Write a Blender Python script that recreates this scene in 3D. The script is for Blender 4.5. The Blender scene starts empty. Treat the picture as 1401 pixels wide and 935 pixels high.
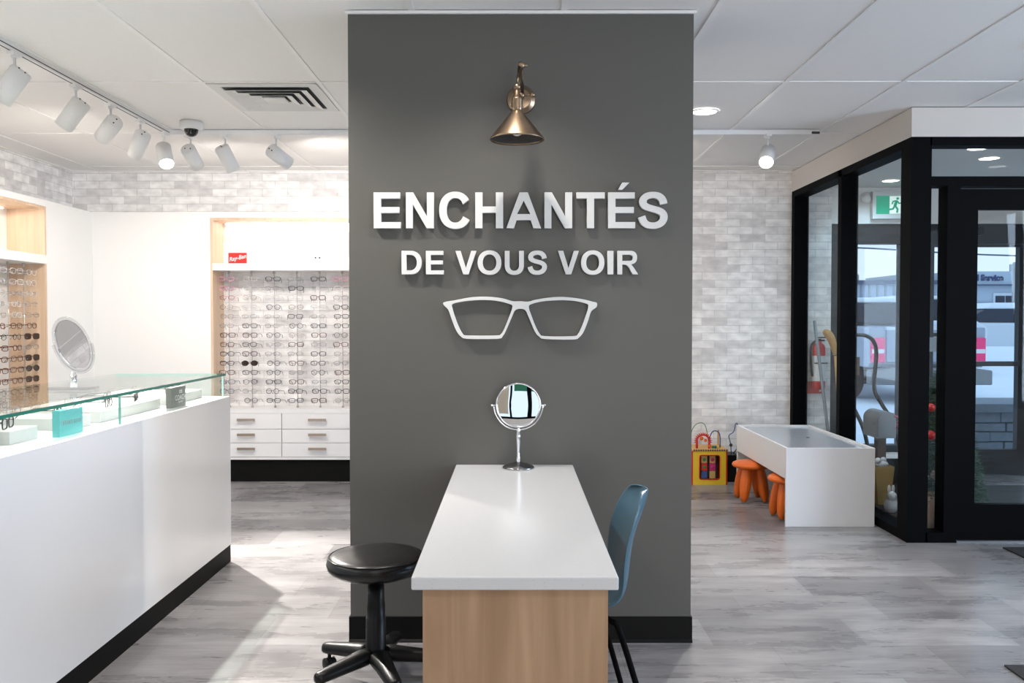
import bpy, math, random
from mathutils import Vector, Matrix, Euler, Quaternion
random.seed(7)
PI = math.pi
C = bpy.context.scene.collection
S = bpy.context.scene

# ---------------------------------------------------------------- camera, world, lights, exposure
FPX = 1165.0
cam_d = bpy.data.cameras.new('camera'); cam = bpy.data.objects.new('camera', cam_d); C.objects.link(cam)
cam_d.sensor_width = 36.0; cam_d.lens = FPX / 1401 * 36.0
cam.location = (0, 0, 1.316)
cam.rotation_euler = (PI/2 - math.atan(29.5/FPX), 0, math.atan(2.5/FPX))
cam_d.clip_start = 0.02; cam_d.clip_end = 400
S.camera = cam
S.view_settings.view_transform = 'Standard'; S.view_settings.look = 'None'
S.view_settings.exposure = 0.86; S.view_settings.gamma = 1.0
S.view_settings.use_curve_mapping = False

w = bpy.data.worlds.new('sky'); S.world = w; w.use_nodes = True
nt = w.node_tree; nt.nodes.clear()
wo = nt.nodes.new('ShaderNodeOutputWorld'); bg = nt.nodes.new('ShaderNodeBackground')
tc = nt.nodes.new('ShaderNodeTexCoord'); sp = nt.nodes.new('ShaderNodeSeparateXYZ'); cr = nt.nodes.new('ShaderNodeValToRGB')
cr.color_ramp.elements[0].position = 0.0; cr.color_ramp.elements[0].color = (.66, .80, .92, 1)
cr.color_ramp.elements[1].position = .5; cr.color_ramp.elements[1].color = (.52, .72, 1.0, 1)
nt.links.new(tc.outputs['Generated'], sp.inputs[0]); nt.links.new(sp.outputs[2], cr.inputs[0])
nt.links.new(cr.outputs[0], bg.inputs[0]); bg.inputs[1].default_value = .72
nt.links.new(bg.outputs[0], wo.inputs[0])

W_DAY = 1.0      # daylight through the shop windows
W_LED = 1.0      # ceiling lamps
def light(name, kind, loc, power, color=(1, 1, 1), size=.1, size_y=None, rot=None, target=None, spot=None, blend=.5, parent=None):
    d = bpy.data.lights.new(name, kind); o = bpy.data.objects.new(name, d); C.objects.link(o)
    d.energy = power; d.color = color
    if kind == 'AREA':
        d.shape = 'RECTANGLE'; d.size = size; d.size_y = size_y or size
    else: d.shadow_soft_size = size
    if kind == 'SPOT': d.spot_size = math.radians(spot); d.spot_blend = blend
    o.location = loc
    if target is not None:
        o.rotation_euler = (Vector(target) - Vector(loc)).to_track_quat('-Z', 'Y').to_euler()
    elif rot: o.rotation_euler = rot
    if parent is not None:
        o.parent = parent; 
    return o
DAY = (.62, .78, 1.0); WARM = (1.0, .93, .85); NEUT = (1.0, .945, .885)
# daylight entering through the big shop windows behind and right of the camera
light('window_daylight', 'AREA', (5.35, 2.1, 1.45), 92*W_DAY, DAY, 2.3, 2.0, target=(0, 2.1, 1.0))
light('front_window_daylight', 'AREA', (2.0, -2.85, 1.45), 38*W_DAY, (1.0, .94, .88), 2.1, 2.0, target=(1.6, 2, 1.2))

# ---------------------------------------------------------------- materials
def lin(c):
    return tuple(((v/12.92) if v <= .04045 else ((v+.055)/1.055)**2.4) for v in c)
def rgb(r, g, b): return lin((r/255, g/255, b/255)) + (1,)
def mat(name, col, rough=.5, metal=0, spec=.5, bump=0, bscale=200, var=0, vscale=8, emit=None, estr=0, coat=0):
    m = bpy.data.materials.new(name); m.use_nodes = True
    n = m.node_tree; b = n.nodes['Principled BSDF']
    b.inputs['Base Color'].default_value = col; b.inputs['Roughness'].default_value = rough
    b.inputs['Metallic'].default_value = metal; b.inputs['Specular IOR Level'].default_value = spec
    b.inputs['Coat Weight'].default_value = coat
    if emit: b.inputs['Emission Color'].default_value = emit; b.inputs['Emission Strength'].default_value = estr
    if bump or var:
        t = n.nodes.new('ShaderNodeTexCoord'); nz = n.nodes.new('ShaderNodeTexNoise')
        nz.inputs['Scale'].default_value = bscale if bump else vscale; n.links.new(t.outputs['Object'], nz.inputs['Vector'])
        if bump:
            bp = n.nodes.new('ShaderNodeBump'); bp.inputs['Strength'].default_value = bump; bp.inputs['Distance'].default_value = .002
            n.links.new(nz.outputs[0], bp.inputs['Height']); n.links.new(bp.outputs[0], b.inputs['Normal'])
        if var:
            nv = n.nodes.new('ShaderNodeTexNoise'); nv.inputs['Scale'].default_value = vscale; nv.inputs['Detail'].default_value = 4
            n.links.new(t.outputs['Object'], nv.inputs['Vector'])
            r = n.nodes.new('ShaderNodeMapRange'); r.inputs['To Min'].default_value = 1-var; r.inputs['To Max'].default_value = 1+var
            n.links.new(nv.outputs[0], r.inputs['Value'])
            mx = n.nodes.new('ShaderNodeVectorMath'); mx.operation = 'SCALE'; mx.inputs[0].default_value = col[:3]
            n.links.new(r.outputs[0], mx.inputs['Scale']); n.links.new(mx.outputs[0], b.inputs['Base Color'])
    return m
def glass(name, tint=(1, 1, 1, 1), gloss=1.0):
    m = bpy.data.materials.new(name); m.use_nodes = True; n = m.node_tree; n.nodes.clear()
    o = n.nodes.new('ShaderNodeOutputMaterial'); mx = n.nodes.new('ShaderNodeMixShader')
    t = n.nodes.new('ShaderNodeBsdfTransparent'); g = n.nodes.new('ShaderNodeBsdfGlossy'); lw = n.nodes.new('ShaderNodeLayerWeight'); lw.inputs[0].default_value = .5
    pw = n.nodes.new('ShaderNodeMath'); pw.operation = 'POWER'; pw.inputs[1].default_value = 5; f = n.nodes.new('ShaderNodeMath'); f.operation = 'MULTIPLY_ADD'
    f.inputs[1].default_value = .9; f.inputs[2].default_value = .035; n.links.new(lw.outputs['Facing'], pw.inputs[0]); n.links.new(pw.outputs[0], f.inputs[0])
    t.inputs[0].default_value = tint; g.inputs['Roughness'].default_value = .01
    k = n.nodes.new('ShaderNodeMath'); k.operation = 'MULTIPLY'; k.inputs[1].default_value = gloss
    n.links.new(f.outputs[0], k.inputs[0]); n.links.new(k.outputs[0], mx.inputs[0])
    n.links.new(t.outputs[0], mx.inputs[1]); n.links.new(g.outputs[0], mx.inputs[2]); n.links.new(mx.outputs[0], o.inputs[0])
    return m
def brick_mat(name, axis, bw=.21, rh=.0635, c1=(.92, .90, .89, 1), c2=(.60, .575, .57, 1)):
    m = bpy.data.materials.new(name); m.use_nodes = True; n = m.node_tree; b = n.nodes['Principled BSDF']
    b.inputs['Roughness'].default_value = .75; b.inputs['Specular IOR Level'].default_value = .25
    t = n.nodes.new('ShaderNodeTexCoord'); s = n.nodes.new('ShaderNodeSeparateXYZ'); c = n.nodes.new('ShaderNodeCombineXYZ')
    n.links.new(t.outputs['Object'], s.inputs[0]); n.links.new(s.outputs[axis], c.inputs[0]); n.links.new(s.outputs[2], c.inputs[1])
    br = n.nodes.new('ShaderNodeTexBrick'); n.links.new(c.outputs[0], br.inputs['Vector'])
    br.inputs['Scale'].default_value = 1; br.inputs['Brick Width'].default_value = bw; br.inputs['Row Height'].default_value = rh
    br.inputs['Mortar Size'].default_value = .0028; br.inputs['Mortar Smooth'].default_value = .3; br.inputs['Bias'].default_value = -.35
    br.inputs['Color1'].default_value = c1; br.inputs['Color2'].default_value = c2; br.inputs['Mortar'].default_value = (.70, .67, .655, 1)
    nz = n.nodes.new('ShaderNodeTexNoise'); nz.inputs['Scale'].default_value = 11; nz.inputs['Detail'].default_value = 6
    mp = n.nodes.new('ShaderNodeMapping'); mp.inputs['Scale'].default_value = (.9, 1.7, 1); n.links.new(c.outputs[0], mp.inputs[0]); n.links.new(mp.outputs[0], nz.inputs['Vector'])
    r = n.nodes.new('ShaderNodeMapRange'); r.inputs['From Min'].default_value = .3; r.inputs['From Max'].default_value = .75
    r.inputs['To Min'].default_value = .82; r.inputs['To Max'].default_value = 1.16; n.links.new(nz.outputs[0], r.inputs[0])
    mx = n.nodes.new('ShaderNodeVectorMath'); mx.operation = 'SCALE'; n.links.new(br.outputs[0], mx.inputs[0]); n.links.new(r.outputs[0], mx.inputs['Scale'])
    n.links.new(mx.outputs[0], b.inputs['Base Color'])
    bp = n.nodes.new('ShaderNodeBump'); bp.inputs['Strength'].default_value = .4; bp.inputs['Distance'].default_value = .004; bp.invert = True
    n.links.new(br.outputs['Fac'], bp.inputs['Height']); n.links.new(bp.outputs[0], b.inputs['Normal'])
    return m
def wood_mat(name, c1, c2, rough=.45, sc=(26, 26, 1.6)):
    m = bpy.data.materials.new(name); m.use_nodes = True; n = m.node_tree; b = n.nodes['Principled BSDF']
    b.inputs['Roughness'].default_value = rough
    t = n.nodes.new('ShaderNodeTexCoord'); mp = n.nodes.new('ShaderNodeMapping'); mp.inputs['Scale'].default_value = sc
    n.links.new(t.outputs['Object'], mp.inputs[0]); nz = n.nodes.new('ShaderNodeTexNoise'); nz.inputs['Scale'].default_value = 1
    nz.inputs['Detail'].default_value = 5; nz.inputs['Distortion'].default_value = .8; n.links.new(mp.outputs[0], nz.inputs['Vector'])
    c = n.nodes.new('ShaderNodeValToRGB'); c.color_ramp.elements[0].position = .32; c.color_ramp.elements[0].color = c2
    c.color_ramp.elements[1].position = .66; c.color_ramp.elements[1].color = c1
    n.links.new(nz.outputs[0], c.inputs[0]); n.links.new(c.outputs[0], b.inputs['Base Color'])
    return m
def floor_mat():
    m = bpy.data.materials.new('vinyl_plank'); m.use_nodes = True; n = m.node_tree; b = n.nodes['Principled BSDF']
    b.inputs['Specular IOR Level'].default_value = .42
    t = n.nodes.new('ShaderNodeTexCoord')
    br = n.nodes.new('ShaderNodeTexBrick'); mp0 = n.nodes.new('ShaderNodeMapping'); mp0.inputs['Location'].default_value = (.2, -.31, 0)
    n.links.new(t.outputs['Object'], mp0.inputs[0]); n.links.new(mp0.outputs[0], br.inputs['Vector'])
    br.inputs['Scale'].default_value = 1; br.inputs['Brick Width'].default_value = .62; br.inputs['Row Height'].default_value = .31
    br.offset = .37; br.offset_frequency = 2; br.squash = 1
    br.inputs['Mortar Size'].default_value = .0012; br.inputs['Mortar Smooth'].default_value = .1
    br.inputs['Color1'].default_value = (.325, .315, .318, 1); br.inputs['Color2'].default_value = (.185, .177, .182, 1); br.inputs['Mortar'].default_value = (.15, .14, .135, 1)
    def noise(sc, scale, detail, dist=0):
        mp = n.nodes.new('ShaderNodeMapping'); mp.inputs['Scale'].default_value = sc; n.links.new(t.outputs['Object'], mp.inputs[0])
        z = n.nodes.new('ShaderNodeTexNoise'); z.inputs['Scale'].default_value = scale; z.inputs['Detail'].default_value = detail
        z.inputs['Distortion'].default_value = dist; z.inputs['Roughness'].default_value = .62; n.links.new(mp.outputs[0], z.inputs['Vector']); return z
    a = noise((.8, 3.0, 1), 2.4, 4, .1); s_ = noise((2, 34, 1), 2.2, 5, .2)
    r1 = n.nodes.new('ShaderNodeMapRange'); r1.inputs['From Min'].default_value = .3; r1.inputs['From Max'].default_value = .7; r1.inputs['To Min'].default_value = .64; r1.inputs['To Max'].default_value = 1.28
    r2 = n.nodes.new('ShaderNodeMapRange'); r2.inputs['From Min'].default_value = .3; r2.inputs['From Max'].default_value = .7; r2.inputs['To Min'].default_value = .80; r2.inputs['To Max'].default_value = 1.16
    n.links.new(a.outputs[0], r1.inputs[0]); n.links.new(s_.outputs[0], r2.inputs[0])
    mu = n.nodes.new('ShaderNodeMath'); mu.operation = 'MULTIPLY'; n.links.new(r1.outputs[0], mu.inputs[0]); n.links.new(r2.outputs[0], mu.inputs[1])
    v = n.nodes.new('ShaderNodeVectorMath'); v.operation = 'SCALE'; n.links.new(br.outputs[0], v.inputs[0]); n.links.new(mu.outputs[0], v.inputs['Scale'])
    n.links.new(v.outputs[0], b.inputs['Base Color'])
    r3 = n.nodes.new('ShaderNodeMapRange'); r3.inputs['To Min'].default_value = .19; r3.inputs['To Max'].default_value = .38; n.links.new(a.outputs[0], r3.inputs[0])
    n.links.new(r3.outputs[0], b.inputs['Roughness'])
    bp = n.nodes.new('ShaderNodeBump'); bp.inputs['Strength'].default_value = .15; bp.inputs['Distance'].default_value = .001
    n.links.new(s_.outputs[0], bp.inputs['Height']); n.links.new(bp.outputs[0], b.inputs['Normal'])
    return m
def stone_mat(name, col, dots, scale=160, rough=.22, th=.07):
    m = bpy.data.materials.new(name); m.use_nodes = True; n = m.node_tree; b = n.nodes['Principled BSDF']
    b.inputs['Roughness'].default_value = rough
    t = n.nodes.new('ShaderNodeTexCoord'); v = n.nodes.new('ShaderNodeTexVoronoi'); v.inputs['Scale'].default_value = scale
    n.links.new(t.outputs['Object'], v.inputs['Vector']); c = n.nodes.new('ShaderNodeValToRGB'); c.color_ramp.interpolation = 'CONSTANT'
    c.color_ramp.elements[0].position = 0; c.color_ramp.elements[0].color = dots; c.color_ramp.elements[1].position = th; c.color_ramp.elements[1].color = col
    n.links.new(v.outputs['Distance'], c.inputs[0]); n.links.new(c.outputs[0], b.inputs['Base Color'])
    return m
M = dict(
    ceil=mat('ceiling_tile', (.87, .85, .83, 1), .9, spec=.2, bump=.25, bscale=350, var=.02, vscale=60),
    grid=mat('ceiling_grid', (.88, .86, .84, 1), .45),
    column=mat('grey_paint', rgb(88, 87, 83), .48, bump=.06, bscale=500),
    white=mat('white_laminate', (.80, .79, .79, 1), .38),
    whitep=mat('white_paint', (.82, .81, .79, 1), .55),
    gloss_white=mat('gloss_white', (.78, .78, .79, 1), .16),
    cream=mat('cream_paint', (.64, .59, .54, 1), .6),
    letter=mat('letter_white', (.70, .70, .69, 1), .45),
    letter_side=mat('letter_edge', (.55, .55, .55, 1), .5),
    black=mat('black_rubber', (.003, .003, .003, 1), .5, spec=.18),
    kick=mat('black_toe_kick', (.005, .0048, .0045, 1), .6, spec=.12),
    frame=mat('black_aluminium', (.0022, .0022, .0026, 1), .6, spec=.05),
    frame2=mat('dark_bronze_aluminium', (.028, .029, .033, 1), .5, spec=.3),
    leather=mat('black_vinyl', (.003, .003, .003, 1), .27, bump=.08, bscale=260),
    plastic=mat('black_plastic', (.0035, .0035, .0035, 1), .36, spec=.28, bump=.05, bscale=900),
    chrome=mat('chrome', (.82, .82, .84, 1), .07, 1),
    mirror=mat('mirror_silver', (.93, .93, .94, 1), .005, 1),
    brass=mat('aged_brass', (.30, .215, .145, 1), .32, 1, var=.2, vscale=30),
    riser=mat('riser_white', (.62, .61, .60, 1), .45),
    brass_dark=mat('dark_brass', (.10, .075, .05, 1), .38, 1),
    inner=mat('shade_lining', (.05, .045, .04, 1), .5, .4),
    bulb=mat('frosted_bulb', (.8, .75, .7, 1), .2),
    teal=mat('blue_grey_plastic', rgb(62, 98, 116), .38, coat=.1),
    orange=mat('orange_plastic', rgb(226, 104, 16), .38),
    yellow=mat('yellow_paint', rgb(226, 190, 40), .42),
    red=mat('red_paint', rgb(200, 30, 24), .4),
    redsign=mat('red_sign', rgb(222, 34, 24), .4),
    green=mat('green_paint', rgb(40, 130, 70), .45),
    blue=mat('blue_paint', rgb(50, 80, 140), .45),
    tealsign=mat('turquoise_acrylic', rgb(96, 196, 196), .25),
    greysign=mat('grey_sign', rgb(98, 100, 96), .4),
    nickel=mat('brushed_bronze', (.42, .34, .28, 1), .35, .8),
    quartz=stone_mat('white_quartz', (.63, .635, .645, 1), (.25, .22, .20, 1), 110, .2),
    wood=wood_mat('maple_laminate', rgb(222, 194, 166), rgb(208, 176, 146)),
    wood_table=wood_mat('oak_laminate', rgb(184, 151, 119), rgb(154, 121, 92), .5, (16, 16, 1.1)),
    gl=glass('clear_glass', (.97, .985, .985, 1), .45), gl_top=glass('counter_glass', (.965, .995, .985, 1), .6),
    gl_edge=mat('green_glass_edge', (.005, .16, .115, 1), .12), gl_pale=mat('pale_glass_edge', (.55, .85, .80, 1), .15),
    acrylic=glass('clear_acrylic', (.90, .90, .91, 1), 1.2),
    lens_clear=glass('spectacle_lens', (.96, .96, .97, 1), .8),
    lens_dark=mat('dark_lens', (.035, .02, .012, 1), .12),
    brick_x=brick_mat('white_brick_back', 0), brick_y=brick_mat('white_brick_side', 1),
    floor=floor_mat(),
    tube=mat('lamp_glow', (1, 1, 1, 1), .5, emit=(1, .97, .93, 1), estr=14),
    down=mat('downlight_glow', (1, 1, 1, 1), .5, emit=(1, .97, .93, 1), estr=4),
    dome=mat('camera_dome', (.01, .01, .01, 1), .08),
    housing=mat('lamp_housing_white', (.84, .83, .82, 1), .5),
    rod=mat('satin_rod', (.50, .49, .49, 1), .3, .6), peg=mat('clear_peg', (.72, .72, .72, 1), .3),
    vent=mat('vent_white', (.74, .73, .72, 1), .5), duct=mat('duct_dark', (.08, .08, .08, 1), .8),
    exitg=mat('exit_green', (0, .30, .17, 1), .4, emit=(0, .36, .2, 1), estr=.25),
    exitw=mat('exit_white', (.8, .85, .82, 1), .4, emit=(.75, .9, .85, 1), estr=.3),
    matfab=mat('mat_fabric', (.035, .038, .042, 1), .95, bump=.6, bscale=300, var=.3, vscale=90),
    matblack=mat('mat_black', (.010, .010, .011, 1), .8, bump=.5, bscale=300),
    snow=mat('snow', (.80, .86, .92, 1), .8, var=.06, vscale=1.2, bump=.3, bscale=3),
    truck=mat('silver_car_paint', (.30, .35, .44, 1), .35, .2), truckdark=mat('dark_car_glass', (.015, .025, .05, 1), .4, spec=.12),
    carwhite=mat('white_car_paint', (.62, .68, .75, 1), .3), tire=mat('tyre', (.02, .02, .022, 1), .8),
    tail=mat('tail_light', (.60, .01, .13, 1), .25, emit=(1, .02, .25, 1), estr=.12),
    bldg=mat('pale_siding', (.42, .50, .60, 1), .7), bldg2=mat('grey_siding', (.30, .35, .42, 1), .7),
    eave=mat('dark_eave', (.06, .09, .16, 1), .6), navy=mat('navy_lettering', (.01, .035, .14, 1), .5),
    stone=mat('grey_stone', (.20, .23, .27, 1), .8, var=.25, vscale=14, bump=.6, bscale=30),
    steel=mat('dark_steel', (.06, .065, .07, 1), .35, .6), galv=mat('galvanised', (.20, .21, .22, 1), .4, .5, var=.1),
    pole=mat('grey_pole', (.22, .24, .26, 1), .4, .3), woodh=mat('pale_wood', rgb(206, 160, 96), .6, var=.15, vscale=30),
    brown=mat('brown_wood', (.10, .06, .04, 1), .6, var=.2, vscale=20), gold=mat('kraft_gold', (.50, .33, .11, 1), .55),
    needle=mat('fir_needles', (.02, .055, .03, 1), .7), needle2=mat('fir_needles_light', (.05, .11, .07, 1), .7),
    cone=mat('frosted_cone', (.22, .19, .17, 1), .7), burlap=mat('burlap', (.26, .19, .14, 1), .9, bump=.6, bscale=200),
    fluff=mat('white_fur', (.7, .7, .72, 1), .95, bump=1, bscale=80),
    label=mat('white_label', (.75, .75, .75, 1), .5), ink=mat('ink', (.03, .03, .03, 1), .5), inkgrey=mat('ink_grey', (.25, .33, .35, 1), .5),
    beige=mat('beige_blind', rgb(190, 176, 156), .8), awning=mat('green_canvas', rgb(20, 110, 70), .7),
    f_black=mat('black_acetate', (.012, .012, .013, 1), .22), f_tort=mat('tortoise_acetate', (.13, .045, .018, 1), .22, var=.6, vscale=90),
    f_silver=mat('silver_wire', (.42, .40, .40, 1), .22, .9), f_gold=mat('gold_wire', (.50, .33, .18, 1), .22, .9),
    f_red=mat('red_acetate', (.45, .03, .05, 1), .22), f_pink=mat('pink_acetate', (.75, .28, .42, 1), .25),
    f_clear=mat('crystal_acetate', (.66, .64, .62, 1), .2), f_blue=mat('blue_acetate', (.03, .10, .20, 1), .22),
)

# ---------------------------------------------------------------- mesh helpers
class MB:
    def __init__(s): s.v = []; s.f = []; s.sm = []
    def add(s, vs, fs, smooth=False):
        o = len(s.v); s.v += [Vector(v) for v in vs]; s.f += [tuple(i+o for i in f) for f in fs]; s.sm += [smooth]*len(fs); return s
    def box(s, a, b):
        x0, y0, z0 = [min(a[i], b[i]) for i in range(3)]; x1, y1, z1 = [max(a[i], b[i]) for i in range(3)]
        return s.add([(x0,y0,z0),(x1,y0,z0),(x1,y1,z0),(x0,y1,z0),(x0,y0,z1),(x1,y0,z1),(x1,y1,z1),(x0,y1,z1)],
                     [(0,3,2,1),(4,5,6,7),(0,1,5,4),(1,2,6,5),(2,3,7,6),(3,0,4,7)])
    def tube(s, pts, r, n=8, caps=True, closed=False, smooth=True):
        pts = [Vector(p) for p in pts]; N = len(pts); rs = r if isinstance(r, (list, tuple)) else [r]*N
        vs = []; fs = []; up = None
        for i, p in enumerate(pts):
            if closed: t = pts[(i+1) % N] - pts[i-1]
            else: t = pts[min(i+1, N-1)] - pts[max(i-1, 0)]
            if t.length < 1e-9: t = Vector((0, 0, 1))
            t.normalize()
            if up is None: up = t.orthogonal()
            up = (up - t*up.dot(t)); up = up.normalized() if up.length > 1e-6 else t.orthogonal().normalized()
            q = t.cross(up)
            for k in range(n): a = 2*PI*k/n; vs.append(p + (up*math.cos(a) + q*math.sin(a))*rs[i])
        for i in range(N if closed else N-1):
            for k in range(n):
                a = i*n+k; b = i*n+(k+1) % n; c = ((i+1) % N)*n+(k+1) % n; d = ((i+1) % N)*n+k; fs.append((a, b, c, d))
        if caps and not closed: fs.append(tuple(reversed(range(n)))); fs.append(tuple(range((N-1)*n, N*n)))
        return s.add(vs, fs, smooth)
    def cyl(s, p0, p1, r0, r1=None, n=20, smooth=True): return s.tube([p0, p1], [r0, r0 if r1 is None else r1], n, smooth=smooth)
    def lathe(s, prof, c=(0, 0, 0), n=28, axis=None, smooth=True, sx=1, sy=1):
        # prof: (r, z) list around +Z, or around axis
        vs = []; fs = []; m = len(prof)
        q = Vector((0, 0, 1)).rotation_difference(Vector(axis).normalized()) if axis is not None else None
        for k in range(n):
            a = 2*PI*k/n
            for r, z in prof:
                v = Vector((r*math.cos(a)*sx, r*math.sin(a)*sy, z))
                if q: v = q @ v
                vs.append(v + Vector(c))
        for k in range(n):
            for j in range(m-1):
                fs.append((k*m+j, ((k+1) % n)*m+j, ((k+1) % n)*m+j+1, k*m+j+1))
        return s.add(vs, fs, smooth)
    def sphere(s, c, r, n=14, sc=(1, 1, 1)):
        m = max(6, n//2); vs = []; fs = []
        for j in range(m+1):
            t = PI*j/m
            for k in range(n): a = 2*PI*k/n; vs.append((c[0]+r*sc[0]*math.sin(t)*math.cos(a), c[1]+r*sc[1]*math.sin(t)*math.sin(a), c[2]+r*sc[2]*math.cos(t)))
        for j in range(m):
            for k in range(n): fs.append((j*n+k, (j+1)*n+k, (j+1)*n+(k+1) % n, j*n+(k+1) % n))
        return s.add(vs, fs, True)
    def prism(s, poly, ax, a, b, smooth=False):
        # poly in the two other axes, extruded along axis ax from a to b
        def mk(p, t):
            v = [0, 0, 0]; o = [i for i in range(3) if i != ax]; v[ax] = t; v[o[0]] = p[0]; v[o[1]] = p[1]; return v
        n = len(poly)
        vs = [mk(p, a) for p in poly] + [mk(p, b) for p in poly]
        fs = [tuple(range(n)), tuple(reversed(range(n, 2*n)))] + [(i, i+n, (i+1) % n+n, (i+1) % n) for i in range(n)]
        return s.add(vs, fs, smooth)
    def rim_sheet(s, pts, th):   # flat closed sheet with thickness, pts 3D planar, th vector
        n = len(pts); p = [Vector(q) for q in pts]; t = Vector(th)
        return s.add(p + [q+t for q in p], [tuple(range(n)), tuple(reversed(range(n, 2*n)))] + [(i, i+n, (i+1) % n+n, (i+1) % n) for i in range(n)])
    def build(s, name, m, parent=None, bevel=0, seg=2, base=None, local=False, mats=None):
        me = bpy.data.meshes.new(name)
        off = Vector((0, 0, 0))
        if parent is not None and not local:
            off = wbase(parent)
        elif base is not None: off = Vector(base)
        me.from_pydata([tuple(v-off) for v in s.v], [], s.f); me.update()
        bm_fix(me)
        for p, k in zip(me.polygons, s.sm): p.use_smooth = k
        me.materials.append(m)
        o = bpy.data.objects.new(name, me); C.objects.link(o)
        if parent is not None: o.parent = parent
        else: o.location = off
        if bevel:
            b = o.modifiers.new('bevel', 'BEVEL'); b.width = bevel; b.segments = seg; b.limit_method = 'ANGLE'; b.angle_limit = math.radians(40)
        return o
def bm_fix(me):
    import bmesh
    b = bmesh.new(); b.from_mesh(me); b.faces.ensure_lookup_table()
    bmesh.ops.recalc_face_normals(b, faces=b.faces); b.to_mesh(me); b.free()
def wbase(o):
    v = Vector((0, 0, 0))
    while o is not None: v += o.location; o = o.parent
    return v
def tag(o, label, cat=None, group=None, kind=None):
    if label: o['label'] = label
    if cat: o['category'] = cat
    if group: o['group'] = group
    if kind: o['kind'] = kind
    return o
def thing(name, loc, label, cat, group=None, rot=None):
    o = bpy.data.objects.new(name, None); C.objects.link(o); o.location = loc; o.empty_display_size = .05
    if rot is not None: o.rotation_euler = rot
    return tag(o, label, cat, group)
def struct(name, mb, m, **k):
    o = mb.build(name, m, **k); o['kind'] = 'structure'; return o
def bx(a, b): return MB().box(a, b)
def smooth_path(pts, n=6, closed=False):
    P = [Vector(p) for p in pts]; N = len(P); out = []
    rng = range(N) if closed else range(N-1)
    for i in rng:
        p0 = P[i-1] if (closed or i > 0) else P[0]; p1 = P[i]; p2 = P[(i+1) % N]; p3 = P[(i+2) % N] if (closed or i+2 < N) else P[-1]
        for k in range(n):
            t = k/n; out.append(.5*((2*p1) + (p2-p0)*t + (2*p0-5*p1+4*p2-p3)*t*t + (3*p1-p0-3*p2+p3)*t**3))
    if not closed: out.append(P[-1])
    return out
def curve_mesh(name, loops, depth, m, parent=None, loc=(0, 0, 0), rot=(PI/2, 0, 0), bevel=0, scale=1, local=True):
    """filled 2D outlines (even-odd holes) extruded into a solid, as a mesh object"""
    cu = bpy.data.curves.new(name, 'CURVE'); cu.dimensions = '2D'; cu.fill_mode = 'BOTH'
    for lp in loops:
        sp = cu.splines.new('POLY'); sp.points.add(len(lp)-1); sp.use_cyclic_u = True
        for i, p in enumerate(lp): sp.points[i].co = (p[0]*scale, p[1]*scale, 0, 1)
    cu.extrude = depth/2; cu.bevel_depth = bevel; cu.bevel_resolution = 1; cu.offset = -bevel
    return curve_to_obj(cu, name, m, parent, loc, rot)
def curve_to_obj(cu, name, m, parent, loc, rot):
    t = bpy.data.objects.new('tmp', cu); C.objects.link(t)
    dg = bpy.context.evaluated_depsgraph_get(); me = bpy.data.meshes.new_from_object(t.evaluated_get(dg))
    bpy.data.objects.remove(t); me.name = name; me.materials.clear(); me.materials.append(m)
    o = bpy.data.objects.new(name, me); C.objects.link(o); o.location = loc; o.rotation_euler = rot
    if parent is not None: o.parent = parent
    return o
def text(name, s, size, depth, m, parent, loc, rot=(PI/2, 0, 0), shear=0, off=0, align='CENTER', sx=1, space=1):
    cu = bpy.data.curves.new(name, 'FONT'); cu.body = s; cu.size = size; cu.extrude = depth/2; cu.shear = shear; cu.offset = off
    cu.align_x = align; cu.align_y = 'CENTER'; cu.space_character = space
    o = curve_to_obj(cu, name, m, parent, loc, rot); o.scale = (sx, 1, 1); return o

# ================================================================ THE SETTING
XL, XR, YB, YF, H = -3.69, 5.2, 7.14, -2.6, 2.56     # left, right, back, behind camera, ceiling
VX, VY = 2.32, 5.0                                   # vestibule corner
struct('floor', MB().box((XL-.2, YF-.2, -.08), (XR+.3, 7.3, 0)), M['floor'])
# ceiling slab and its suspended grid
struct('ceiling', MB().box((XL-.2, YF-.2, H), (XR+.3, 7.3, H+.1)), M['ceil'])
g = MB()
k = -4
xs = [-1.63 + .61*i for i in range(-3, 12)]
for x in xs: g.box((x-.012, YF, H-.004), (x+.012, YB, H+.002))
for y in [4.48 + 1.22*i for i in range(-6, 3)]:
    if y < YB: g.box((XL, y-.012, H-.0042), (XR, y+.012, H+.002))
g.box((-1.63, 5.09-.012, H-.0041), (-1.02, 5.09+.012, H+.002))
struct('trim_1', g, M['grid'])
# wall angles at the ceiling edge
g = MB().box((XL, YB-.022, H-.006), (VX, YB, H)).box((XL, YF, H-.006), (XL+.022, YB, H))
struct('trim_2', g, M['grid'])
# walls
struct('wall_left', bx((XL-.15, YF-.15, 0), (XL, YB+.15, H)), M['brick_y'])
wb = MB().box((XL, YB, 0), (2.655, YB+.16, H))  .box((2.655, YB, 0), (3.27, YB+.16, .2))
struct('wall_back', wb, M['brick_x'])
struct('wall_entrance', MB().box((2.655, YB-.001, 2.12), (4.44, YB+.16, H)).box((4.44, YB-.001, 0), (XR+.2, YB+.16, H)), M['whitep'])
wr = MB()
wr.box((XR, YF, 0), (XR+.15, -.9, H)).box((XR, 3.3, 0), (XR+.15, 7.3, H)).box((XR, -.9, 0), (XR+.15, 3.3, .4)).box((XR, -.9, 2.5), (XR+.15, 3.3, H))
struct('wall_right', wr, M['cream'])
wf = MB()
wf.box((XL, YF-.15, 0), (-.75, YF, H)).box((3.1, YF-.15, 0), (XR, YF, H)).box((-.75, YF-.15, 0), (3.1, YF, .35)).box((-.75, YF-.15, 2.5), (3.1, YF, H))
struct('wall_front', wf, M['cream'])
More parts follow.
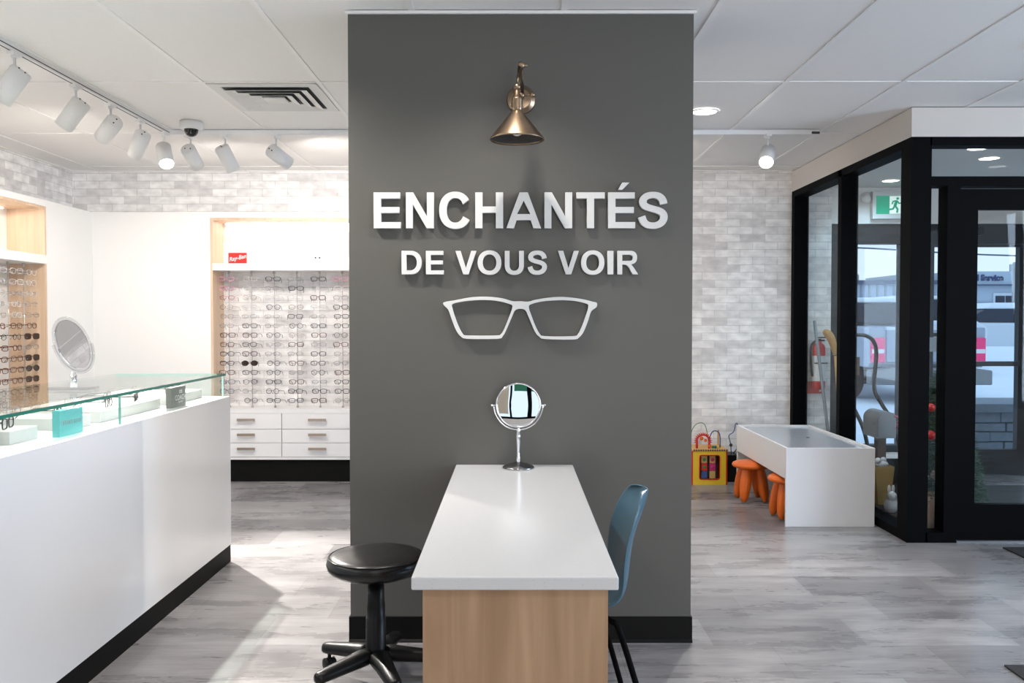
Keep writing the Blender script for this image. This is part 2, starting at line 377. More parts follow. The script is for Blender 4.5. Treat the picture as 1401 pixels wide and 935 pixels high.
# window frames in the walls out of view
o = struct('window_1', MB().box((XR+.03, -.9, .4), (XR+.09, 3.3, .46)).box((XR+.03, -.9, 2.44), (XR+.09, 3.3, 2.5)).box((XR+.03, 1.17, .4), (XR+.09, 1.23, 2.5)).box((XR+.03, -.9, .4), (XR+.09, -.84, 2.5)).box((XR+.03, 3.24, .4), (XR+.09, 3.3, 2.5)), M['frame'])
o = struct('window_2', MB().box((-.75, YF-.1, .35), (3.1, YF-.04, .41)).box((-.75, YF-.1, 2.44), (3.1, YF-.04, 2.5)).box((-.06, YF-.1, .35), (.0, YF-.04, 2.5)).box((.42, YF-.1, .35), (.55, YF-.04, 2.5)).box((3.04, YF-.1, .35), (3.1, YF-.04, 2.5)), M['frame'])

o = MB().box((-.74, YF-.03, .5), (-.10, YF-.02, 2.49)).build('roller_blind', M['beige'], base=(-.4, YF-.03, 2.49)); tag(o, 'beige roller blind in the shop window behind the camera', 'blind')
o = MB().prism([(-3.0, 1.75), (-3.5, 1.35), (-3.5, 1.15), (-3.0, 1.55)], 0, .06, .9).build('awning', M['awning'], base=(.4, -3.2, 1.4)); tag(o, 'green canvas awning outside the window behind the camera', 'awning')

# the grey column with its vinyl base
CX0, CX1, CY = -.667, .722, 3.45
struct('wall_column', bx((CX0, CY, 0), (CX1, CY+.62, H-.0165)), M['column'])
struct('trim_3', MB().box((CX0-.010, CY-.010, H-.016), (CX1+.010, CY+.63, H-.0045)), M['grid'])
struct('baseboard_column', MB().prism([(CY, 0), (CY-.012, 0), (CY-.012, .004), (CY-.005, .012), (CY-.004, .103), (CY, .105)], 0, CX0-.006, CX1+.006)
       .box((CX0-.005, CY, 0), (CX0, CY+.62, .105)).box((CX1, CY, 0), (CX1+.005, CY+.62, .105)), M['black'])
struct('baseboard_back', bx((-.85, YB-.008, 0), (VX, YB, .1)), M['black'])

# white panelling that carries the two display alcoves
PZ, PF, PLX = 2.185, 6.88, -3.40
p = MB()
p.box((PLX, PF, 0), (-2.45, YB-.001, PZ)).box((-2.45, PF, 2.14), (-1.10, YB-.001, PZ)).box((-1.10, PF, 0), (-.85, YB-.001, PZ))
struct('trim_4', p, M['whitep'])
p = MB()
p.box((XL+.001, 6.205, 0), (PLX, YB-.001, PZ)).box((XL+.001, 4.60, 2.14), (PLX, 6.205, PZ)).box((XL+.001, 4.60, 0), (PLX, 6.205, .595)).box((XL+.001, YF, 0), (PLX, 4.60, PZ))
struct('trim_5', p, M['whitep'])

# bulkhead and glazed partition of the vestibule
BZ = 2.385
struct('trim_6', MB().box((VX, VY, BZ), (VX+.13, YB, H-.006)).box((VX+.13, VY, BZ), (XR, VY+.13, H-.006)), M['cream'])
struct('ceiling_vestibule', bx((VX+.13, VY+.13, 2.42), (XR, YB, 2.46)), M['whitep'])
f = MB(); w_ = .12
for y0, y1 in ((VY, VY+.13), (6.06, 6.12), (7.07, YB)): f.box((VX, y0, 0), (VX+w_, y1, BZ))
for z0, z1 in ((0, .055), (BZ-.05, BZ)): f.box((VX, VY+.13, z0), (VX+w_, 7.07, z1))
struct('window_3', f, M['frame'])
pg = MB().box((VX+.055, VY+.13, .055), (VX+.061, 6.06, BZ-.05)).box((VX+.055, 6.12, .055), (VX+.061, 7.07, BZ-.05))
struct('window_4', pg, M['gl'])
f = MB()
f.box((2.43, VY, 0), (2.535, VY+.11, .06)).box((2.43, VY, BZ-.05), (XR, VY+.11, BZ)).box((2.44, VY, 2.10), (XR, VY+.11, 2.155)).box((2.535, VY, 0), (2.61, VY+.11, 2.10))
struct('window_5', f, M['frame'])
struct('window_6', MB().box((2.44, VY+.05, .06), (2.535, VY+.056, 2.10)).box((2.44, VY+.05, 2.155), (XR, VY+.056, BZ-.05)), M['gl'])
# inner door leaf
d = MB().box((2.62, VY+.02, .012), (2.725, VY+.07, 2.085)).box((3.62, VY+.02, .012), (3.725, VY+.07, 2.085)).box((2.725, VY+.02, .012), (3.62, VY+.07, .222)).box((2.725, VY+.02, 1.965), (3.62, VY+.07, 2.085))
dr = struct('door_1', d, M['frame'])
bx((2.725, VY+.042, .222), (3.62, VY+.048, 1.965)).build('door_glass', M['gl'], dr)
MB().box((3.735, VY, 0), (3.82, VY+.11, 2.10)).build('door_jamb', M['frame'], dr)
MB().tube([(3.64, VY-.05, .95), (3.64, VY-.05, 1.35)], .014, 12).tube([(3.64, VY-.05, 1.0), (3.64, VY+.02, 1.0)], .009).tube([(3.64, VY-.05, 1.3), (3.64, VY+.02, 1.3)], .009).build('door_handle', M['chrome'], dr)
struct('trim_7', bx((2.615, VY, 0), (3.735, VY+.11, .010)), M['galv'])
struct('window_7', MB().box((3.82, VY, 0), (XR, VY+.11, .06)).box((4.45, VY, .06), (4.53, VY+.11, 2.10)), M['frame'])
struct('window_8', bx((3.82, VY+.05, .06), (XR, VY+.056, 2.10)), M['gl'])

# outer glazing and door on the back line
OY = 7.2
f = MB()
f.box((2.66, OY-.04, 1.955), (4.44, OY+.06, 2.12)).box((2.66, OY-.04, .2), (2.715, OY+.06, 1.955)).box((3.25, OY-.04, .2), (3.40, OY+.06, 1.955)).box((2.715, OY-.04, .2), (3.25, OY+.06, .26))
struct('window_9', f, M['frame2'])
struct('window_10', bx((2.715, OY, .26), (3.25, OY+.006, 1.955)), M['gl'])
d = MB().box((3.405, OY-.03, .01), (3.53, OY+.03, 1.95)).box((4.245, OY-.03, .01), (4.37, OY+.03, 1.95)).box((3.53, OY-.03, .01), (4.245, OY+.03, .222)).box((3.53, OY-.03, 1.93), (4.245, OY+.03, 1.95))
dr = struct('door_2', d, M['frame2'])
bx((3.53, OY, .222), (4.245, OY+.006, 1.93)).build('door_glass', M['gl'], dr)
MB().box((4.375, OY-.04, 0), (4.44, OY+.06, 1.955)).box((3.27, OY-.04, 0), (3.40, OY+.06, .2)).build('door_jamb', M['frame2'], dr)
bx((3.475, OY-.05, 1.05), (3.60, OY-.03, 1.17)).build('push_plate', M['galv'], dr)
MB().box((3.55, OY-.10, .93), (4.22, OY-.06, .97)).build('push_bar', M['steel'], dr)
MB().box((3.56, OY-.10, 2.02), (3.90, OY-.045, 2.09)).box((3.86, OY-.11, 2.03), (3.90, OY-.06, 2.08)).build('door_closer', M['plastic'], dr)

# ================================================================ CEILING FITTINGS
def downlight(x, y, z, label, power, r=.085, spot=120, col=NEUT):
    t = thing('recessed_downlight', (x, y, z), label, 'light', 'recessed downlights')
    MB().lathe([(r*.82, -.001), (r*.86, -.006), (r, -.006), (r+.002, -.001)], (x, y, z)).build('trim_ring', M['grid'], t)
    MB().lathe([(0, -.0035), (r*.83, -.0035), (r*.83, -.002), (0, -.002)], (x, y, z)).build('diffuser', M['down'], t)
    if power: light('downlight_beam', 'SPOT', (0, 0, -.012), power*W_LED, col, r*.8, spot=spot, blend=.8, parent=t)
    return t
downlight(1.135, 5.10, H-.004, 'round recessed ceiling downlight just right of the grey column', 60, spot=160)
downlight(2.40, 3.86, H-.004, 'round recessed ceiling downlight cut off by the right edge of the photo', 14)
downlight(2.98, 5.50, 2.42, 'nearest round downlight in the vestibule ceiling, above the transom', 14, .075, 150, (.52, .82, 1.0))
downlight(3.24, 5.84, 2.42, 'downlight in the vestibule ceiling, right of and behind the nearest one', 14, .075, 150, (.52, .82, 1.0))
downlight(2.98, 6.77, 2.42, 'downlight in the vestibule ceiling above the green exit sign', 14, .075, 150, (.52, .82, 1.0))
# unseen lamps behind and beside the camera; the counter-to-desk one is an added fill
downlight(-.08, 2.90, H-.004, 'recessed downlight above the desk', 30, r=.055, spot=120, col=WARM)
for (x, y, lb, lp) in ((-2.75, 2.9, 'above the near end of the glass counter', 78), (-1.25, 2.95, 'added out of view between the glass counter and the desk', 98), (-2.6, .4, 'left of the camera position', 40), (-.1, .2, 'straight above the camera position', 24), (2.4, 1.6, 'right of the camera position, before the doormat', 6),
                   (-.1, -1.6, 'behind the camera in the middle', 20), (-2.6, -1.6, 'behind the camera at the left', 30), (2.4, -.8, 'behind the camera at the right', 8), (3.9, 3.2, 'nearest the large right-hand window', 6)):
    downlight(x, y, H-.004, 'recessed downlight ' + lb, lp, spot=150)

# supply air diffuser
vx0, vx1, vy0, vy1 = -1.617, -1.033, 4.495, 5.075
t = thing('ceiling_air_vent', ((vx0+vx1)/2, (vy0+vy1)/2, H-.005), 'white square four-way ceiling air diffuser with dark louvre gaps', 'vent')
def sqring(cx, cy, ho, zo, hi, zi, th=.0025):
    m = MB(); vs = []
    for h, z in ((ho, zo), (hi, zi), (hi, zi+th), (ho, zo+th)):
        vs += [(cx-h, cy-h, z), (cx+h, cy-h, z), (cx+h, cy+h, z), (cx-h, cy+h, z)]
    fs = []
    for a in range(4):
        b = (a+1) % 4
        for k in range(4): fs.append((a*4+k, a*4+(k+1) % 4, b*4+(k+1) % 4, b*4+k))
    m.add(vs, fs); return m
cx, cy = (vx0+vx1)/2, (vy0+vy1)/2
m = sqring(cx, cy, .291, H-.008, .235, H-.008); m.build('face_frame', M['vent'], t)
bx((cx-.232, cy-.232, H-.0045), (cx+.232, cy+.232, H-.0035)).build('duct_opening', M['duct'], t)
for i, (a, b) in enumerate(((.222, .178), (.168, .124), (.114, .070))):
    sqring(cx, cy, a, H-.024, b, H-.009, .002).build('louvre', M['vent'], t)
bx((cx-.058, cy-.058, H-.022), (cx+.058, cy+.058, H-.014)).build('centre_plate', M['vent'], t)

# security camera
t = thing('dome_camera', (-2.02, 5.36, H-.004), 'small security camera with white base and black dome on ceiling', 'camera')
MB().lathe([(0, 0), (.068, 0), (.070, -.035), (.064, -.048), (0, -.048)], (-2.02, 5.36, H-.004)).build('base', M['vent'], t)
MB().lathe([(.044, -.046), (.040, -.066), (.028, -.084), (.012, -.092), (0, -.093)], (-2.02, 5.36, H-.004)).build('dome', M['dome'], t)

# track lighting
TZ = H-.004; TX, TY = -2.26, 5.60
t = thing('lighting_track', (TX, TY, TZ), 'white L-shaped lighting track on ceiling running left and behind the grey column', 'light track')
m = MB().box((TX-.018, 1.2, TZ-.03), (TX+.018, TY+.018, TZ)).box((TX-.018, TY-.018, TZ-.0302), (1.99, TY+.018, TZ)); m.build('rail', M['housing'], t)
MB().box((TX+.0185, 1.25, TZ-.022), (TX+.0187, TY-.03, TZ-.017)).box((TX-.004, 1.25, TZ-.0306), (TX+.004, TY-.03, TZ-.0301)).build('conductor_slot', M['ink'], t)
bx((1.94, TY-.0185, TZ-.028), (1.992, TY-.016, TZ-.012)).build('end_cap', M['ink'], t)
def spotlight(x, y, aim, label, power, lit=False, spot=46, blend=.6, color=NEUT, L=.168, R=.047):
    base = Vector((x, y, TZ-.03)); a = Vector(aim).normalized()
    t = thing('track_spotlight', base, label, 'spotlight', 'white spotlights hanging from the track')
    MB().box((x-.016, y-.035, TZ-.045), (x+.016, y+.035, TZ-.0302)).cyl((x, y, TZ-.045), (x, y, TZ-.055), .014, n=14).build('track_adapter', M['housing'], t)
    piv = base + Vector((0, 0, -.095))
    back = piv - a*.055 + Vector((0, 0, -.030)); front = back + a*L
    MB().tube([(x, y, TZ-.054), tuple(piv), tuple(back + a*.03)], .0065, 10).build('stem', M['housing'], t)
    MB().lathe([(0, 0), (R-.006, 0), (R-.003, .002), (R-.003, .006), (R, .006), (R, L), (R-.003, L), (R-.004, L-.012), (0, L-.012)], tuple(back), n=32, axis=a).build('housing', M['housing'], t)
    q = Vector((0, 0, 1)).rotation_difference(a)
    for sx in (-.018, .018): MB().sphere(back + q @ Vector((sx, 0, -.001)), .0045, 8).build('vent_hole', M['ink'], t)
    MB().lathe([(0, L-.010), (R-.0055, L-.010), (R-.0055, L-.006), (0, L-.006)], tuple(back), n=28, axis=a).build('lamp_lens', M['tube'] if lit else M['down'], t)
    if power:
        light('spot_beam', 'SPOT', tuple(front + a*.005 - base), power*W_LED, color, .022, spot=spot, blend=blend, parent=t,
              target=tuple(front + a*2 - base))
    return t
SP = 'white track spotlight '
spotlight(TX, 3.88, (-.6, .02, -.78), SP+'nearest the left edge of the photo, aimed down left', 23, spot=120, blend=1)
spotlight(TX, 4.42, (-.62, .04, -.78), SP+'second from the left, back cap turned away', 23, spot=120, blend=1)
spotlight(TX, 4.80, (-.70, .58, -.42), SP+'third from the left, round back cap visible', 23, spot=120, blend=1)
spotlight(TX, 5.18, (-.50, .48, -.70), SP+'fourth from the left, last before the glowing one', 23, spot=120, blend=1)
spotlight(TX, 5.53, (.34, -.52, -.76), SP+'at the track corner, glowing towards the camera', 440, True, spot=62)
spotlight(-2.115, TY, (.04, .86, -.50), SP+'hanging below the black dome camera', 19, spot=150, blend=1)
spotlight(-1.89, TY, (.30, .50, -.82), SP+'right of the dome camera, tilted down right', 19, spot=150, blend=1)
spotlight(-1.555, TY, (.46, .80, -.40), SP+'nearest the left side of the grey column, pointing away', 19, spot=150, blend=1)
spotlight(-.75, TY, (-.25, .62, -.62), SP+'added unseen behind the column, aimed at the back alcove', 10, spot=150, blend=1)  # hidden head added to put more light on the back left
spotlight(.62, TY, (.40, .80, -.45), SP+'added unseen behind the column to brighten the right-hand brick wall', 14, spot=150, blend=1)  # extra head out of sight, added to brighten the brick at the right
spotlight(1.66, TY, (-.30, -.72, -.62), SP+'glowing alone right of the grey column', 95, True, spot=95)

# ================================================================ COLUMN SIGN
def arc(cx, cy, rx, ry, a0, a1, n=18):
    return [(cx+rx*math.cos(math.radians(a0+(a1-a0)*i/n)), cy+ry*math.sin(math.radians(a0+(a1-a0)*i/n))) for i in range(n+1)]
ST, HT = .205, .172
def se(cx, cy, rx, ry, a0, a1, n=40, e=2.2):
    out = []
    for i in range(n+1):
        a = math.radians(a0+(a1-a0)*i/n); c, s = math.cos(a), math.sin(a)
        out.append((cx+rx*math.copysign(abs(c)**(2/e), c), cy+ry*math.copysign(abs(s)**(2/e), s)))
    return out
def glyph(ch, w):
    if ch in 'EÉ':
        L = [[(0, 0), (w, 0), (w, HT), (ST, HT), (ST, .425), (w*.95, .425), (w*.95, .425+HT*.97), (ST, .425+HT*.97), (ST, 1-HT), (w*.98, 1-HT), (w*.98, 1), (0, 1)]]
        if ch == 'É': L.append([(w*.36, 1.07), (w*.52, 1.07), (w*.78, 1.27), (w*.52, 1.27)])
        return L
    if ch == 'N': return [[(0, 0), (ST-.01, 0), (ST-.01, .66), (w-ST+.0, 0), (w, 0), (w, 1), (w-ST+.01, 1), (w-ST+.01, .33), (ST, 1), (0, 1)]]
    if ch == 'H': return [[(0, 0), (ST, 0), (ST, .43), (w-ST, .43), (w-ST, 0), (w, 0), (w, 1), (w-ST, 1), (w-ST, .605), (ST, .605), (ST, 1), (0, 1)]]
    if ch == 'T': return [[(w/2-ST/2, 0), (w/2+ST/2, 0), (w/2+ST/2, 1-HT), (w, 1-HT), (w, 1), (0, 1), (0, 1-HT), (w/2-ST/2, 1-HT)]]
    if ch == 'A': return [[(0, 0), (.215, 0), (.215+.225*w*.33, .225), (w-.215-.225*w*.33, .225), (w-.215, 0), (w, 0), (w/2+.115, 1), (w/2-.115, 1)],
                          [(w*.5-.195*w, .395), (w*.5+.195*w, .395), (w*.5, .765)]]
    if ch == 'V': return [[(w/2-.115, 0), (w/2+.115, 0), (w, 1), (w-.215, 1), (w/2, .27), (.215, 1), (0, 1)]]
    if ch == 'I': return [[(0, 0), (w, 0), (w, 1), (0, 1)]]
    if ch == 'O': return [se(w/2, .5, w/2, .52, 0, 360, 48)[:-1], se(w/2, .5, w/2-.215, .52-.175, 0, 360, 48)[:-1]]
    if ch == 'C':
        c = (w*.52, .5)
        return [se(c[0], .5, w*.52, .52, 33, 331, 44) + [(w*.775, .335)] + se(c[0], .5, w*.52-.215, .52-.178, 318, 45, 40) + [(w*.76, .66)]]
    if ch == 'U':
        r = w/2
        return [[(0, 1)] + [(0, .40)] + se(r, .39, r, .41, 180, 360, 28) + [(w, 1), (w-ST, 1), (w-ST, .40)] + se(r, .39, r-ST, .235, 360, 180, 28) + [(ST, 1)]]
    if ch == 'D':
        return [[(0, 0), (w*.46, 0)] + se(w*.46, .5, w*.54, .5, -90, 90, 28) + [(0, 1)],
                [(ST, HT), (w*.42, HT)] + se(w*.42, .5, w*.58-ST, .5-HT, -90, 90, 28) + [(ST, 1-HT)]]
    if ch == 'R':
        return [[(0, 0), (ST, 0), (ST, .415), (.30, .415), (.40, .385), (.50, .28), (w-.235, 0), (w, 0), (w*.80, .27), (w*.70, .385), (w*.66, .425)] +
                se(w*.62, .715, w*.325, .285, -62, 90, 18, 2.3) + [(0, 1)],
                [(ST, .575), (w*.55, .575)] + se(w*.56, .703, w*.185, .128, -90, 90, 12, 2.6) + [(ST, .833)]]
    if ch == 'S':
        q = w/.82
        cl = smooth_path([(x*q, y, 0) for x, y in ((.715, .675), (.675, .80), (.565, .898), (.41, .925), (.25, .895), (.155, .815), (.135, .72), (.17, .64), (.27, .58), (.42, .535), (.56, .495), (.66, .44), (.715, .36),
             (.71, .25), (.64, .145), (.52, .085), (.40, .072), (.255, .098), (.155, .185), (.10, .325))], 5)
        Lf, Rt = [], []
        for i, p in enumerate(cl):
            tt = (cl[min(i+1, len(cl)-1)] - cl[max(i-1, 0)]).normalized(); nn = Vector((-tt.y, tt.x, 0))
            u = i/(len(cl)-1); vv = abs(tt.y); h = .088 + .016*vv
            Lf.append(p + nn*h); Rt.append(p - nn*h)
        return [[(p.x, p.y) for p in Lf] + [(p.x, p.y) for p in reversed(Rt)]]
SX = lambda zx: (500 + zx/3.258 - 703)/1165*3.434   # sign artwork measured across the column face
def sign_word(word, spans, z0, hgt, label, groups):
    for ch, (a, b) in zip(word, spans):
        x0, x1 = SX(a), SX(b); wd = (x1-x0)/hgt
        if ch == 'É': nm = 'letter_e_acute'
        else: nm = 'letter_' + ch.lower()
        o = curve_mesh(nm, glyph(ch, wd), .018, M['letter'], None, (x0, CY-.0165, z0), scale=hgt, bevel=.0008)
        tag(o, label(ch, groups), 'sign letter', 'raised white letters on the grey column')
ordn = ['first', 'second', 'third', 'fourth', 'fifth', 'sixth', 'seventh', 'eighth', 'ninth', 'tenth', 'eleventh', 'twelfth', 'thirteenth', 'fourteenth']
cnt = {}
def lab(ch, line):
    k = (ch, line); cnt[k] = cnt.get(k, 0)+1
    tot = {'E1': 1, 'É1': 1, 'N1': 2, 'V2': 2, 'O2': 2}.get(ch+str(line[0]), 1)
    pre = (ordn[cnt[k]-1] + ' ') if tot > 1 else ''
    nm = 'letter E with an accent' if ch == 'É' else 'letter ' + ch
    return 'raised white %s%s in the %s line of the column sign' % (pre, nm, line[1])
sign_word('ENCHANTÉS', [(40, 160), (183, 307), (330, 468), (490, 614), (628, 782), (797, 920), (938, 1064), (1079, 1199), (1212, 1342)], 1.684, .1435, lab, (1, 'larger upper'))
sign_word('DEVOUSVOIR', [(163, 252), (271, 350), (402, 495), (501, 606), (621, 706), (722, 808), (858, 950), (960, 1063), (1077, 1103), (1121, 1213)], 1.499, .0945, lab, (2, 'smaller lower'))
ol = [(350,565),(352,580),(370,598),(385,640),(405,690),(425,716),(455,727),(590,727),(612,715),(627,690),(655,625),(668,600),(690,594),(712,600),(725,625),(755,695),(775,718),(800,728),(925,730),(952,720),(972,695),(992,645),(1005,605),(1028,587),(1030,568),(1010,562),(960,550),(880,541),(820,544),(760,553),(725,562),(690,560),(655,560),(610,547),(540,540),(470,543),(400,556)]
il = [(390,572),(440,561),(510,555),(580,558),(640,572),(655,585),(640,630),(615,690),(602,707),(585,712),(455,712),(433,704),(415,670),(400,630),(388,590)]
ir = [(728,587),(740,573),(790,561),(860,556),(930,559),(985,572),(992,585),(985,615),(965,670),(948,704),(925,715),(800,715),(777,705),(757,668),(742,630)]
def sgn(lp): return [(SX(x), (1.684 - (y-238)/158*.1435)) for x, y in lp]
def sm2(lp): return [(v.x, v.y) for v in smooth_path([(x, y, 0) for x, y in lp], 3, True)]
o = curve_mesh('eyeglasses_emblem', [sm2(sgn(ol)), sm2(sgn(il)), sm2(sgn(ir))], .018, M['letter'], None, (0, CY-.0165, 0), bevel=.0008)
tag(o, 'raised white outline of eyeglasses below the lettering on the grey column', 'wall emblem')

# ================================================================ BRASS WALL LAMP
t = thing('wall_lamp', (.03, CY, 1.98), 'aged brass swing-arm wall lamp with cone shade on the grey column', 'lamp')
bz = 2.20
MB().lathe([(0, 0), (.056, 0), (.058, .006), (.054, .012), (.046, .014), (.044, .020), (.034, .023), (0, .024)], (.03, CY, bz), n=40, axis=(0, -1, 0)).build('back_plate', M['brass'], t)
MB().cyl((.03, CY-.02, bz), (.03, CY-.075, bz), .010).sphere((.03, CY-.078, bz), .014).build('mount_post', M['brass'], t)
MB().cyl((.03, CY-.076, bz), (.072, CY-.082, bz), .0045, n=10).sphere((.074, CY-.082, bz), .010, 10).build('turn_key', M['brass'], t)
MB().tube([(.034, CY-.078, bz), (.030, CY-.155, 2.287)], .0062, 12).build('lower_arm', M['brass_dark'], t)
MB().sphere((.028, CY-.16, 2.292), .0145).cyl((.028, CY-.16, 2.292), (.052, CY-.163, 2.29), .006).build('elbow_joint', M['brass'], t)
MB().tube([(.022, CY-.163, 2.287), (.014, CY-.225, 2.192)], .0062, 12).build('upper_arm', M['brass_dark'], t)
lx, ly = .012, CY-.235
MB().sphere((lx, ly, 2.19), .0135).build('shade_joint', M['brass'], t)
pr = [(0, .092), (.009, .092), (.009, .078), (.012, .076), (.012, .062), (.015, .060), (.0205, .050)]
for i in range(5): pr += [(.0225, .048-i*.009), (.0195, .044-i*.009)]
pr += [(.021, 0), (0, 0)]
MB().lathe(pr, (lx, ly, 2.097), n=24).build('socket', M['brass'], t)
MB().lathe([(.020, .002), (.024, -.002), (.100, -.098), (.103, -.104), (.101, -.106), (.098, -.100), (.022, -.006), (.0195, 0)], (lx, ly, 2.097), n=56).build('cone_shade', M['brass'], t)
MB().lathe([(.0965, -.0995), (.022, -.0075)], (lx, ly, 2.097), n=48).build('shade_lining', M['inner'], t)
MB().sphere((lx, ly, 2.097-.066), .025, 18).cyl((lx, ly, 2.097-.06), (lx, ly, 2.097-.01), .016).build('light_bulb', M['bulb'], t)

# ================================================================ DESK
TX0, TX1, TY0, TY1, TZT = -.235, .240, 1.932, CY-.002, .728
t = thing('consultation_desk', ((TX0+TX1)/2, 2.7, 0), 'narrow desk with white quartz top and oak end panel against the column', 'desk')
bx((TX0, TY0, TZT-.031), (TX1, TY1, TZT)).build('desktop', M['quartz'], t, bevel=.004, seg=3)
bx((TX0+.024, TY0+.022, 0), (TX1-.022, TY0+.062, TZT-.031)).build('end_panel', M['wood_table'], t, bevel=.001)
MB().box((-.02, TY0+.062, TZT-.13), (.0, TY1-.03, TZT-.031)).build('support_rail', M['wood_table'], t)
bx((TX0+.024, TY1-.03, 0.106), (TX1-.022, TY1-.006, TZT-.031)).build('wall_cleat', M['wood_table'], t)

# mirror on the desk
mx_, my_ = .018, CY-.083
t = thing('table_mirror', (mx_, my_, TZT), 'round chrome tilting mirror on a stand at the back of the desk', 'mirror')
MB().lathe([(0, 0), (.062, 0), (.064, .003), (.060, .008), (.040, .017), (.018, .023), (.009, .026), (0, .026)], (mx_, my_, TZT), n=48).build('base', mat('dark_chrome', (.32, .32, .32, 1), .12, 1), t)
MB().lathe([(.007, 0), (.007, .010), (.0085, .015), (.006, .022), (.0065, .05), (.0085, .085), (.0095, .105), (.007, .120), (.009, .126), (.006, .132), (.006, .145), (0, .145)], (mx_, my_, TZT+.024), n=24).build('stem', M['chrome'], t)
mz = TZT+.250; R_ = .089
MB().tube([(mx_+(R_+.008)*math.cos(math.radians(a)), my_, mz+(R_+.008)*math.sin(math.radians(a))) for a in range(180, 361, 6)], .0035, 10).build('yoke', M['chrome'], t)
dn = Vector((0.01, -1, .03)).normalized()
hd = MB().lathe([(R_-.006, .004), (R_-.004, .007), (R_, .006), (R_+.001, 0), (R_, -.006), (R_-.004, -.008), (0, -.008)], (mx_, my_, mz), n=64, axis=dn).build('mirror_rim', M['chrome'], t)
MB().lathe([(0, .0042), (R_*.35, .0041), (R_*.7, .0037), (R_-.005, .003)], (mx_, my_, mz), n=64, axis=dn).build('mirror_glass', M['mirror'], t)
for s_ in (-1, 1): MB().sphere((mx_+s_*(R_+.015), my_, mz), .0062, 12).cyl((mx_+s_*(R_+.002), my_, mz), (mx_+s_*(R_+.015), my_, mz), .003, n=10).build('pivot_knob', M['chrome'], t)

# ================================================================ ROLLING STOOL
sx0, sy0 = -.50, 3.06
t = thing('rolling_stool', (sx0, sy0, 0), 'black round vinyl rolling stool with five-star castor base left of desk', 'stool')
rs = .176
MB().lathe([(0, .392), (.09, .392), (.13, .398), (.160, .410), (rs-.004, .424), (rs, .440), (rs-.003, .455), (rs-.014, .466), (rs-.03, .472), (.09, .478), (0, .479)], (sx0, sy0, 0), n=56).build('seat', M['leather'], t)
MB().tube([(sx0+(rs-.008)*math.cos(a*PI/28), sy0+(rs-.008)*math.sin(a*PI/28), .4635) for a in range(56)], .0022, 6, closed=True).build('seat_piping', M['leather'], t)
MB().lathe([(0, .392), (.052, .392), (.046, .378), (.02, .372), (0, .372)], (sx0, sy0, 0)).build('seat_mount', M['plastic'], t)
MB().cyl((sx0, sy0, .34), (sx0, sy0, .376), .012).build('gas_piston', M['chrome'], t)
MB().lathe([(0, .372), (.030, .372), (.031, .30), (.0335, .285), (.0335, .24), (.036, .238), (.0365, .13), (.042, .11), (.042, .085), (0, .085)], (sx0, sy0, 0)).build('column_cover', M['plastic'], t)
for i, a in enumerate((151, 80, 223, 295, 7)):
    ca, sa = math.cos(math.radians(a)), math.sin(math.radians(a)); L = .215
    sec = []
    m = MB(); vs = []
    st = [(.02, .052, .080, .140), (.08, .038, .076, .130), (.15, .032, .070, .118), (L, .029, .064, .108), (L+.024, .025, .062, .104), (L+.036, .012, .066, .098)]
    for r, hw, z0, z1 in st:
        for (u, zz) in ((-1, z0), (-1, z0+(z1-z0)*.6), (-.55, z1), (.55, z1), (1, z0+(z1-z0)*.6), (1, z0)):
            vs.append((sx0+ca*r-sa*hw*u, sy0+sa*r+ca*hw*u, zz))
    fs = [(j*6+k, j*6+(k+1) % 6, (j+1)*6+(k+1) % 6, (j+1)*6+k) for j in range(len(st)-1) for k in range(6)] + [tuple(range(6)), tuple(reversed(range(30, 36)))]
    m.add(vs, fs, True)
    lg = m.build('leg', M['plastic'], t)
    b = lg.modifiers.new('sub', 'SUBSURF'); b.levels = b.render_levels = 1
    wx, wy = sx0+ca*(L+.005), sy0+sa*(L+.005); tw = math.radians(a+70)
    ax = Vector((math.cos(tw), math.sin(tw), 0)); cs = MB().cyl((wx, wy, .045), (wx, wy, .072), .007, n=10)
    for s_ in (-1, 1):
        c = Vector((wx, wy, .0245)) + ax*s_*.013
        cs.lathe([(0, -.008), (.018, -.008), (.0245, -.005), (.0245, .005), (.018, .008), (0, .008)], tuple(c), n=20, axis=ax)
    c = Vector((wx, wy, .0245)); cs.lathe([(0, -.006), (.019, -.006), (.019, .006), (0, .006)], tuple(c + Vector((0, 0, .006))), n=16, axis=ax)
    cs.build('castor', M['plastic'], lg, local=False)

# ================================================================ BLUE CHAIR
ccy = 2.75
t = thing('shell_chair', (.20, ccy, 0), 'blue-grey plastic shell chair with black tube legs right of desk', 'chair')
# profile of the shell seen from the side: seat front (towards -x) to backrest top, centre line and half width
prof = [(-.10,.440,.170), (-.07,.447,.195), (-.01,.440,.205), (.09,.424,.210), (.19,.412,.212), (.26,.411,.212), (.315,.428,.212), (.345,.46,.212), (.358,.505,.212), (.364,.55,.212), (.370,.605,.207), (.383,.66,.196), (.402,.705,.178), (.418,.74,.150), (.428,.762,.110), (.432,.772,.05)]
NS = 12; vs = []; fs = []
for j, (x, z, hw) in enumerate(prof):
    up = j/len(prof)
    for i in range(NS+1):
        u = -1 + 2*i/NS; cup = (abs(u)**2.6)
        if j < 5: dx, dz = 0, .030*cup
        elif j < 9: dx, dz = -.035*cup*(j-3)/6, .045*cup*(9-j)/5
        else: dx, dz = -.035*cup, 0
        vs.append((x+dx, ccy+u*hw, z+dz))
for j in range(len(prof)-1):
    for i in range(NS): fs.append((j*(NS+1)+i, j*(NS+1)+i+1, (j+1)*(NS+1)+i+1, (j+1)*(NS+1)+i))
sh = MB().add(vs, fs, True).build('shell', M['teal'], t)
so = sh.modifiers.new('solid', 'SOLIDIFY'); so.thickness = .009; so.offset = 0
b = sh.modifiers.new('sub', 'SUBSURF'); b.levels = 1; b.render_levels = 2
